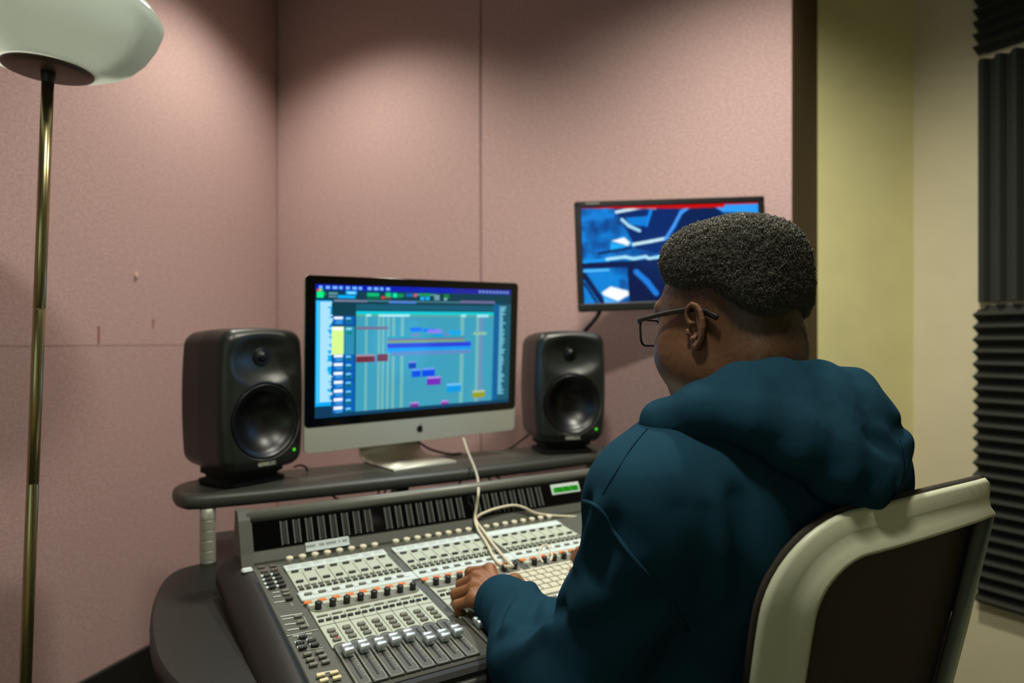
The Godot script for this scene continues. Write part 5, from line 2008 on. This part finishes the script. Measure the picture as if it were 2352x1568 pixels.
func hoodie(t: Node3D) -> void:
	var f := hoodie_field()
	var eye := t.transform.affine_inverse() * Vector3(0, EYE, 0)
	var spots := []
	# folds: ridges and valleys over the back, the sleeve and the cuff end
	for q in [
		[Vector3(-0.2103, 1.0619, 0.1352), Vector3(-0.1882, 0.9487, 0.1252), 0.018, -0.010],
		[Vector3(-0.2260, 1.0573, 0.1256), Vector3(-0.2142, 0.9618, 0.1211), 0.022, 0.006],
		[Vector3(-0.2539, 1.0456, 0.0968), Vector3(-0.2346, 0.9723, 0.0969), 0.020, -0.005],
		[Vector3(-0.2301, 1.0456, 0.1114), Vector3(-0.2265, 0.9487, 0.1018), 0.016, -0.005],
		[Vector3(-0.1745, 1.0736, 0.1453), Vector3(-0.1540, 0.9723, 0.1461), 0.025, 0.006],
		[Vector3(-0.3004, 1.0406, -0.0019), Vector3(-0.2983, 0.9622, -0.0475), 0.014, -0.010],
		[Vector3(-0.2972, 1.0380, 0.0117), Vector3(-0.3029, 0.9718, -0.0152), 0.014, 0.009],
		[Vector3(-0.2918, 1.0257, 0.0268), Vector3(-0.2812, 0.9514, -0.0019), 0.018, -0.007],
		[Vector3(-0.2775, 0.9847, 0.0472), Vector3(-0.2787, 0.9000, -0.0473), 0.022, 0.008],
		[Vector3(-0.2651, 0.9314, 0.0548), Vector3(-0.2650, 0.8732, -0.0389), 0.022, -0.008],
		[Vector3(-0.2367, 0.8887, -0.1856), Vector3(-0.2445, 0.8244, -0.2138), 0.014, -0.012],
		[Vector3(-0.2171, 0.8612, -0.2440), Vector3(-0.2408, 0.7865, -0.2819), 0.012, 0.008],
		[Vector3(-0.2123, 0.8438, -0.2762), Vector3(-0.2393, 0.7851, -0.3044), 0.009, -0.007],
		[Vector3(-0.2134, 0.8365, -0.3004), Vector3(-0.2411, 0.7838, -0.3290), 0.010, 0.006],
		[Vector3(-0.2484, 0.8326, -0.1576), Vector3(-0.2853, 0.7606, -0.2388), 0.018, 0.009],
		[Vector3(-0.2504, 0.8686, -0.1237), Vector3(-0.2688, 0.8406, -0.1818), 0.012, -0.010],
		[Vector3(-0.2606, 0.9327, 0.1279), Vector3(-0.2708, 0.8638, 0.0748), 0.03, -0.008],
		[Vector3(-0.2651, 1.0720, 0.0548), Vector3(-0.2320, 1.0962, 0.0750), 0.04, 0.004]]:
		spots.append([snap(f, eye, q[0]), snap(f, eye, q[1]), q[2], q[3]])
	for q in spots:
		f.fold(q[0], q[1], q[2], q[3])
	var mesh := nets(f.d, Vector3(-0.34, EYE - 0.78, -0.42), Vector3(0.36, EYE - 0.01, 0.20), 0.0075)
	var o := part(t, "hoodie", mesh, M.hoodie, Transform3D.IDENTITY, "navy blue cotton hoodie")
	# hood lying folded on the shoulders
	var h := Field.new()
	var rim := [V(-0.166, -0.104, -0.020), V(-0.122, -0.083, 0.000), V(-0.080, -0.058, 0.028), V(-0.035, -0.050, 0.055), V(0.020, -0.052, 0.072), V(0.075, -0.062, 0.085), V(0.092, -0.087, 0.088), V(0.098, -0.120, 0.098)]
	var low := [V(-0.176, -0.104, -0.005), V(-0.160, -0.088, 0.045), V(-0.133, -0.098, 0.088), V(-0.095, -0.128, 0.115), V(-0.045, -0.165, 0.135), V(0.000, -0.186, 0.143), V(0.040, -0.174, 0.136), V(0.072, -0.145, 0.120)]
	var rr := [0.013, 0.018, 0.023, 0.023, 0.024, 0.023, 0.023, 0.023]
	for i in 8:
		if i < 7:
			h.cap(rim[i], rim[i + 1], rr[i] * 0.92, rr[i + 1] * 0.92, 0.03)
			h.cap(low[i], low[i + 1], rr[i] * 0.88, rr[i + 1] * 0.88, 0.02)
			for mid in [0.17, 0.34, 0.5, 0.66, 0.83]:
				h.cap((rim[i] as Vector3).lerp(low[i], mid) + Vector3(0, 0, 0.006), (rim[i + 1] as Vector3).lerp(low[i + 1], mid) + Vector3(0, 0, 0.006), rr[i], rr[i + 1], 0.03)
	# the far side of the hood, towards the right shoulder and collar
	h.cap(rim[7], Vector3(0.150, EYE - 0.115, 0.03), 0.023, 0.022, 0.03)
	h.cap(Vector3(0.150, EYE - 0.115, 0.03), Vector3(0.10, EYE - 0.13, -0.075), 0.022, 0.018, 0.03)
	h.cap(rim[0], Vector3(-0.095, EYE - 0.125, -0.07), 0.018, 0.018, 0.03)
	for q in [[V(-0.120, -0.082, 0.075), V(0.050, -0.135, 0.170), 0.014, -0.004], [V(-0.070, -0.060, 0.070), V(0.085, -0.100, 0.135), 0.013, 0.005], [V(-0.040, -0.040, 0.075), V(0.105, -0.075, 0.115), 0.011, -0.004], [V(0.060, -0.110, 0.160), V(0.140, -0.105, 0.110), 0.012, -0.007], [V(0.030, -0.175, 0.172), V(0.110, -0.125, 0.140), 0.006, 0.0035]]:
		h.fold(q[0], q[1], q[2], q[3])
	h.noise = FastNoiseLite.new()
	h.noise.seed = 8
	h.noise.frequency = 9.0
	h.amp = 0.0025
	var bb := bounds(h, 0.02)
	part(o, "hood", nets(h.d, bb[0], bb[1], 0.005), M.hoodie)
	# armhole seam and shoulder stitching, laid on the cloth
	seam(o, "armhole_seam", f, eye, [Vector3(-0.2982, 1.0428, -0.0123), Vector3(-0.2890, 1.0392, -0.0067), Vector3(-0.2790, 1.0290, -0.0006), Vector3(-0.2690, 1.0101, 0.0056), Vector3(-0.2551, 0.9861, 0.0141), Vector3(-0.2385, 0.9627, 0.0242), Vector3(-0.2202, 0.9402, 0.0354), Vector3(-0.2093, 0.9234, 0.0420), Vector3(-0.2019, 0.9055, 0.0465), Vector3(-0.1950, 0.8922, 0.0508)], 0.0028, M.hoodie)
	seam(o, "shoulder_stitch", f, eye, [Vector3(-0.2346, 1.1274, 0.0266), Vector3(-0.2507, 1.1045, 0.0167), Vector3(-0.2659, 1.0764, 0.0074), Vector3(-0.2790, 1.0509, -0.0006)], 0.0009, M.stitch)
	seam(o, "hood_seam", h, eye, [Vector3(0.0678, 1.1075, 0.1527), Vector3(0.0715, 1.0885, 0.1550), Vector3(0.0715, 1.0668, 0.1550), Vector3(0.0659, 1.0451, 0.1516), Vector3(0.0557, 1.0289, 0.1454)], 0.0012, M.stitch)
	# ribbed cuff
	var w := Vector3(-0.1940, 0.7820, -0.3740)
	var e := Vector3(-0.2234, 0.7684, -0.1013)
	var ax := (w - e).normalized()
	var sd := ax.cross(Vector3.UP).normalized()
	var bas := Basis(sd, ax, sd.cross(ax))
	var s := S()
	lathe(s, [[0.040, 0.022], [0.0445, 0.021], [0.0475, 0.014], [0.0485, 0.004], [0.048, -0.010], [0.040, -0.02]], 40, Transform3D(bas, w))
	part(o, "cuff", done(s), M.hoodie)


func V(x: float, y: float, z: float) -> Vector3:
	return Vector3(x, EYE + y, z)


func snap(f: Field, eye: Vector3, q: Vector3) -> Vector3:
	var d := (q - eye).normalized()
	var p := eye + d * 0.45
	var best := p
	var near := 1e6
	for k in 80:
		var g := f.d(p)
		if absf(g) < near:
			near = absf(g)
			best = p
		p += d * g * 0.7
	return best


func seam(parent: Node, called: String, f: Field, eye: Vector3, pts: Array, r: float, m: Material) -> void:
	# each guide point is carried along its sight line onto the cloth
	var out := []
	for q in pts:
		out.append(snap(f, eye, q))
	part(parent, called, tube_mesh(out, r, 8, 5), m)


func legs(t: Node3D) -> void:
	var f := Field.new()
	for sd in [-1, 1]:
		var hip := Vector3(0.09 * sd, EYE - 0.66, -0.10)
		var knee := Vector3(0.14 * sd, EYE - 0.665, -0.48)
		var foot := Vector3(0.14 * sd, 0.10, -0.42)
		f.cap(hip, knee, 0.095, 0.068, 0.05)
		f.cap(knee, foot, 0.066, 0.048, 0.03)
	var o := part(t, "trousers", nets(f.d, Vector3(-0.30, 0.04, -0.62), Vector3(0.30, 0.72, 0.03), 0.014), M.jeans)
	for sd in [-1, 1]:
		var s := S()
		prism(s, round_rect(0.14 * sd, -0.47, 0.095, 0.27, 0.045, 6), [[0.004, 0.0], [0.0, 0.01], [0.0, 0.03], [0.012, 0.065], [0.03, 0.085]])
		part(t, "shoe", done(s), M.rubber)


func glasses(person_node: Node3D, head: Transform3D) -> void:
	var xf := person_node.transform * head
	var t := thing("eyeglasses", "black-framed eyeglasses worn by the man at the console", "glasses", xf.origin, 0.0)
	t.basis = xf.basis
	var z := -0.1185
	for sd in [-1, 1]:
		var ring := []
		for p in round_rect(0.0345 * sd, 0.0, 0.056, 0.040, 0.012, 5):
			ring.append(Vector3(p.x, p.y - 0.0035, z + 0.010 * pow(absf(p.x) / 0.07, 2.0)))
		ring.append(ring[0])
		var s := S()
		tube(s, PackedVector3Array(ring), 0.0018, 8)
		var fr := part(t, "rim", done(s), M.glasses)
		s = S()
		smooth(s)
		var mid := Vector3(0.0345 * sd, -0.0035, z + 0.003)
		for i in ring.size() - 1:
			tri(s, mid, ring[i], ring[i + 1], Vector3(0, 0, -1))
		part(fr, "lens", done(s), M.lens)
		s = S()
		tube(s, curve([Vector3(0.062 * sd, 0.0135, z + 0.009), Vector3(0.0700 * sd, 0.0140, z + 0.011), Vector3(0.0745 * sd, 0.0150, z + 0.022), Vector3(0.0775 * sd, 0.0190, -0.05), Vector3(0.0775 * sd, 0.0205, 0.000), Vector3(0.0785 * sd, 0.0170, 0.018), Vector3(0.0790 * sd, 0.0040, 0.043)], 5), 0.0016, 8, 0.0018, 2.3)
		part(t, "temple_arm", done(s), M.glasses)
	var s2 := S()
	tube(s2, curve([Vector3(-0.008, 0.006, z), Vector3(0, 0.009, z - 0.002), Vector3(0.008, 0.006, z)], 5), 0.0017, 8)
	part(t, "bridge", done(s2), M.glasses)


# ------------------------------------------------------------------ cables

func cable(called: String, label: String, pts: Array, r: float, m: Material, group := "") -> void:
	var o := part(self, called, tube_mesh(pts, r, 8, 8), m)
	o.set_meta("label", label)
	o.set_meta("category", "cable")
	if group:
		o.set_meta("group", group)


func cables() -> void:
	cable("white_cable", "white cable dropping from the computer screen and across the console to the keyboard", [Vector3(-0.1447, 0.9559, -1.9900), Vector3(-0.1379, 0.9443, -1.9650), Vector3(-0.1255, 0.9198, -1.9300), Vector3(-0.1015, 0.8939, -1.8300), Vector3(-0.0872, 0.8836, -1.7300), Vector3(-0.0788, 0.8781, -1.6039), Vector3(-0.0825, 0.8469, -1.5975), Vector3(-0.0861, 0.8189, -1.5878), Vector3(-0.0771, 0.8029, -1.5502), Vector3(-0.0569, 0.7937, -1.4872), Vector3(-0.0439, 0.7877, -1.4328), Vector3(-0.0302, 0.7810, -1.3915), Vector3(-0.0139, 0.7829, -1.3586), Vector3(0.0017, 0.7851, -1.3493)], 0.0030, M.cable_white)
	cable("white_cable", "second white cable lying over the console knobs towards the man's shoulder", [Vector3(0.0017, 0.7869, -1.3466), Vector3(-0.0190, 0.7849, -1.4185), Vector3(-0.0434, 0.7942, -1.4792), Vector3(-0.0647, 0.8049, -1.5360), Vector3(-0.0830, 0.8131, -1.5866), Vector3(-0.0772, 0.8236, -1.5932), Vector3(-0.0574, 0.8304, -1.6065), Vector3(-0.0321, 0.8343, -1.6241), Vector3(0.0042, 0.8346, -1.6490), Vector3(0.0307, 0.8255, -1.6602), Vector3(0.0575, 0.8108, -1.6685), Vector3(0.1011, 0.7998, -1.6866), Vector3(0.1459, 0.7923, -1.7073), Vector3(0.1921, 0.7840, -1.7310)], 0.0030, M.cable_white)
	cable("white_cable_loop", "small loop of white cable standing up behind the keyboard", [Vector3(0.0623, 0.7841, -1.3762), Vector3(0.0566, 0.7915, -1.3863), Vector3(0.0563, 0.7990, -1.4020), Vector3(0.0634, 0.8044, -1.4200), Vector3(0.0728, 0.8044, -1.4260), Vector3(0.0794, 0.7989, -1.4143), Vector3(0.0818, 0.7927, -1.3936), Vector3(0.0776, 0.7858, -1.3819)], 0.0024, M.cable_white)
	var which := ["leftmost thin black cable hanging below the shelf beside the left loudspeaker", "left one of two close black cables hanging left of the shelf support", "right one of two close black cables hanging left of the shelf support", "thin black cable hanging just left of the white cable under the shelf", "first thin black cable hanging just right of the white cable under the shelf", "second thin black cable hanging right of the white cable under the shelf"]
	var hung := 0
	for q in [[Vector3(-0.4821, 0.8351, -1.8000), Vector3(-0.4580, 0.8282, -1.7600), Vector3(-0.4234, 0.8241, -1.7200), Vector3(-0.3968, 0.7898, -1.7000)], [Vector3(-0.3654, 0.8409, -1.8600), Vector3(-0.3591, 0.8240, -1.8400), Vector3(-0.3645, 0.8052, -1.8200), Vector3(-0.3628, 0.7639, -1.8000)], [Vector3(-0.3416, 0.8433, -1.8600), Vector3(-0.3427, 0.8240, -1.8400), Vector3(-0.3459, 0.8052, -1.8200), Vector3(-0.3455, 0.7639, -1.8000)], [Vector3(-0.1368, 0.8557, -1.9500), Vector3(-0.1428, 0.8386, -1.9300), Vector3(-0.1559, 0.8183, -1.9100), Vector3(-0.1631, 0.7912, -1.8800)], [Vector3(-0.0808, 0.8562, -1.9800), Vector3(-0.0672, 0.8395, -1.9500), Vector3(-0.0468, 0.8238, -1.9300), Vector3(-0.0315, 0.7986, -1.9000)], [Vector3(-0.0606, 0.8588, -1.9800), Vector3(-0.0448, 0.8445, -1.9500), Vector3(-0.0222, 0.8337, -1.9300), Vector3(-0.0073, 0.8107, -1.9000)]]:
		cable("black_cable", which[hung], q, 0.0028, M.black, "black cables under the shelf")
		hung += 1
	cable("black_cable", "black cable curving from the right loudspeaker along the shelf", [Vector3(0.0552, 0.9270, -2.2200), Vector3(0.0286, 0.9043, -2.2400), Vector3(0.0000, 0.8813, -2.2500), Vector3(-0.0375, 0.8668, -2.2600)], 0.0035, M.black)
	cable("black_cable", "black cable behind the computer foot on the shelf", [Vector3(-0.2854, 0.9509, -1.9800), Vector3(-0.2679, 0.9315, -2.0000), Vector3(-0.2396, 0.9105, -2.0200), Vector3(-0.1918, 0.8910, -2.0600), Vector3(-0.1554, 0.8858, -2.1000)], 0.0035, M.black)
	cable("black_cable", "short black cable beside the left loudspeaker's foot", [Vector3(-0.5548, 0.9104, -1.7400), Vector3(-0.5478, 0.9112, -1.7600), Vector3(-0.5381, 0.9031, -1.7800), Vector3(-0.5365, 0.8898, -1.7900)], 0.0028, M.black)
	cable("television_cable", "thick black cable running down from the television behind the right loudspeaker", [Vector3(0.2982, 1.3516, -2.2700), Vector3(0.2879, 1.3202, -2.2800), Vector3(0.2705, 1.2969, -2.2800), Vector3(0.2530, 1.2765, -2.2800), Vector3(0.2406, 1.2535, -2.3000), Vector3(0.2298, 1.2061, -2.3400)], 0.0075, M.black)
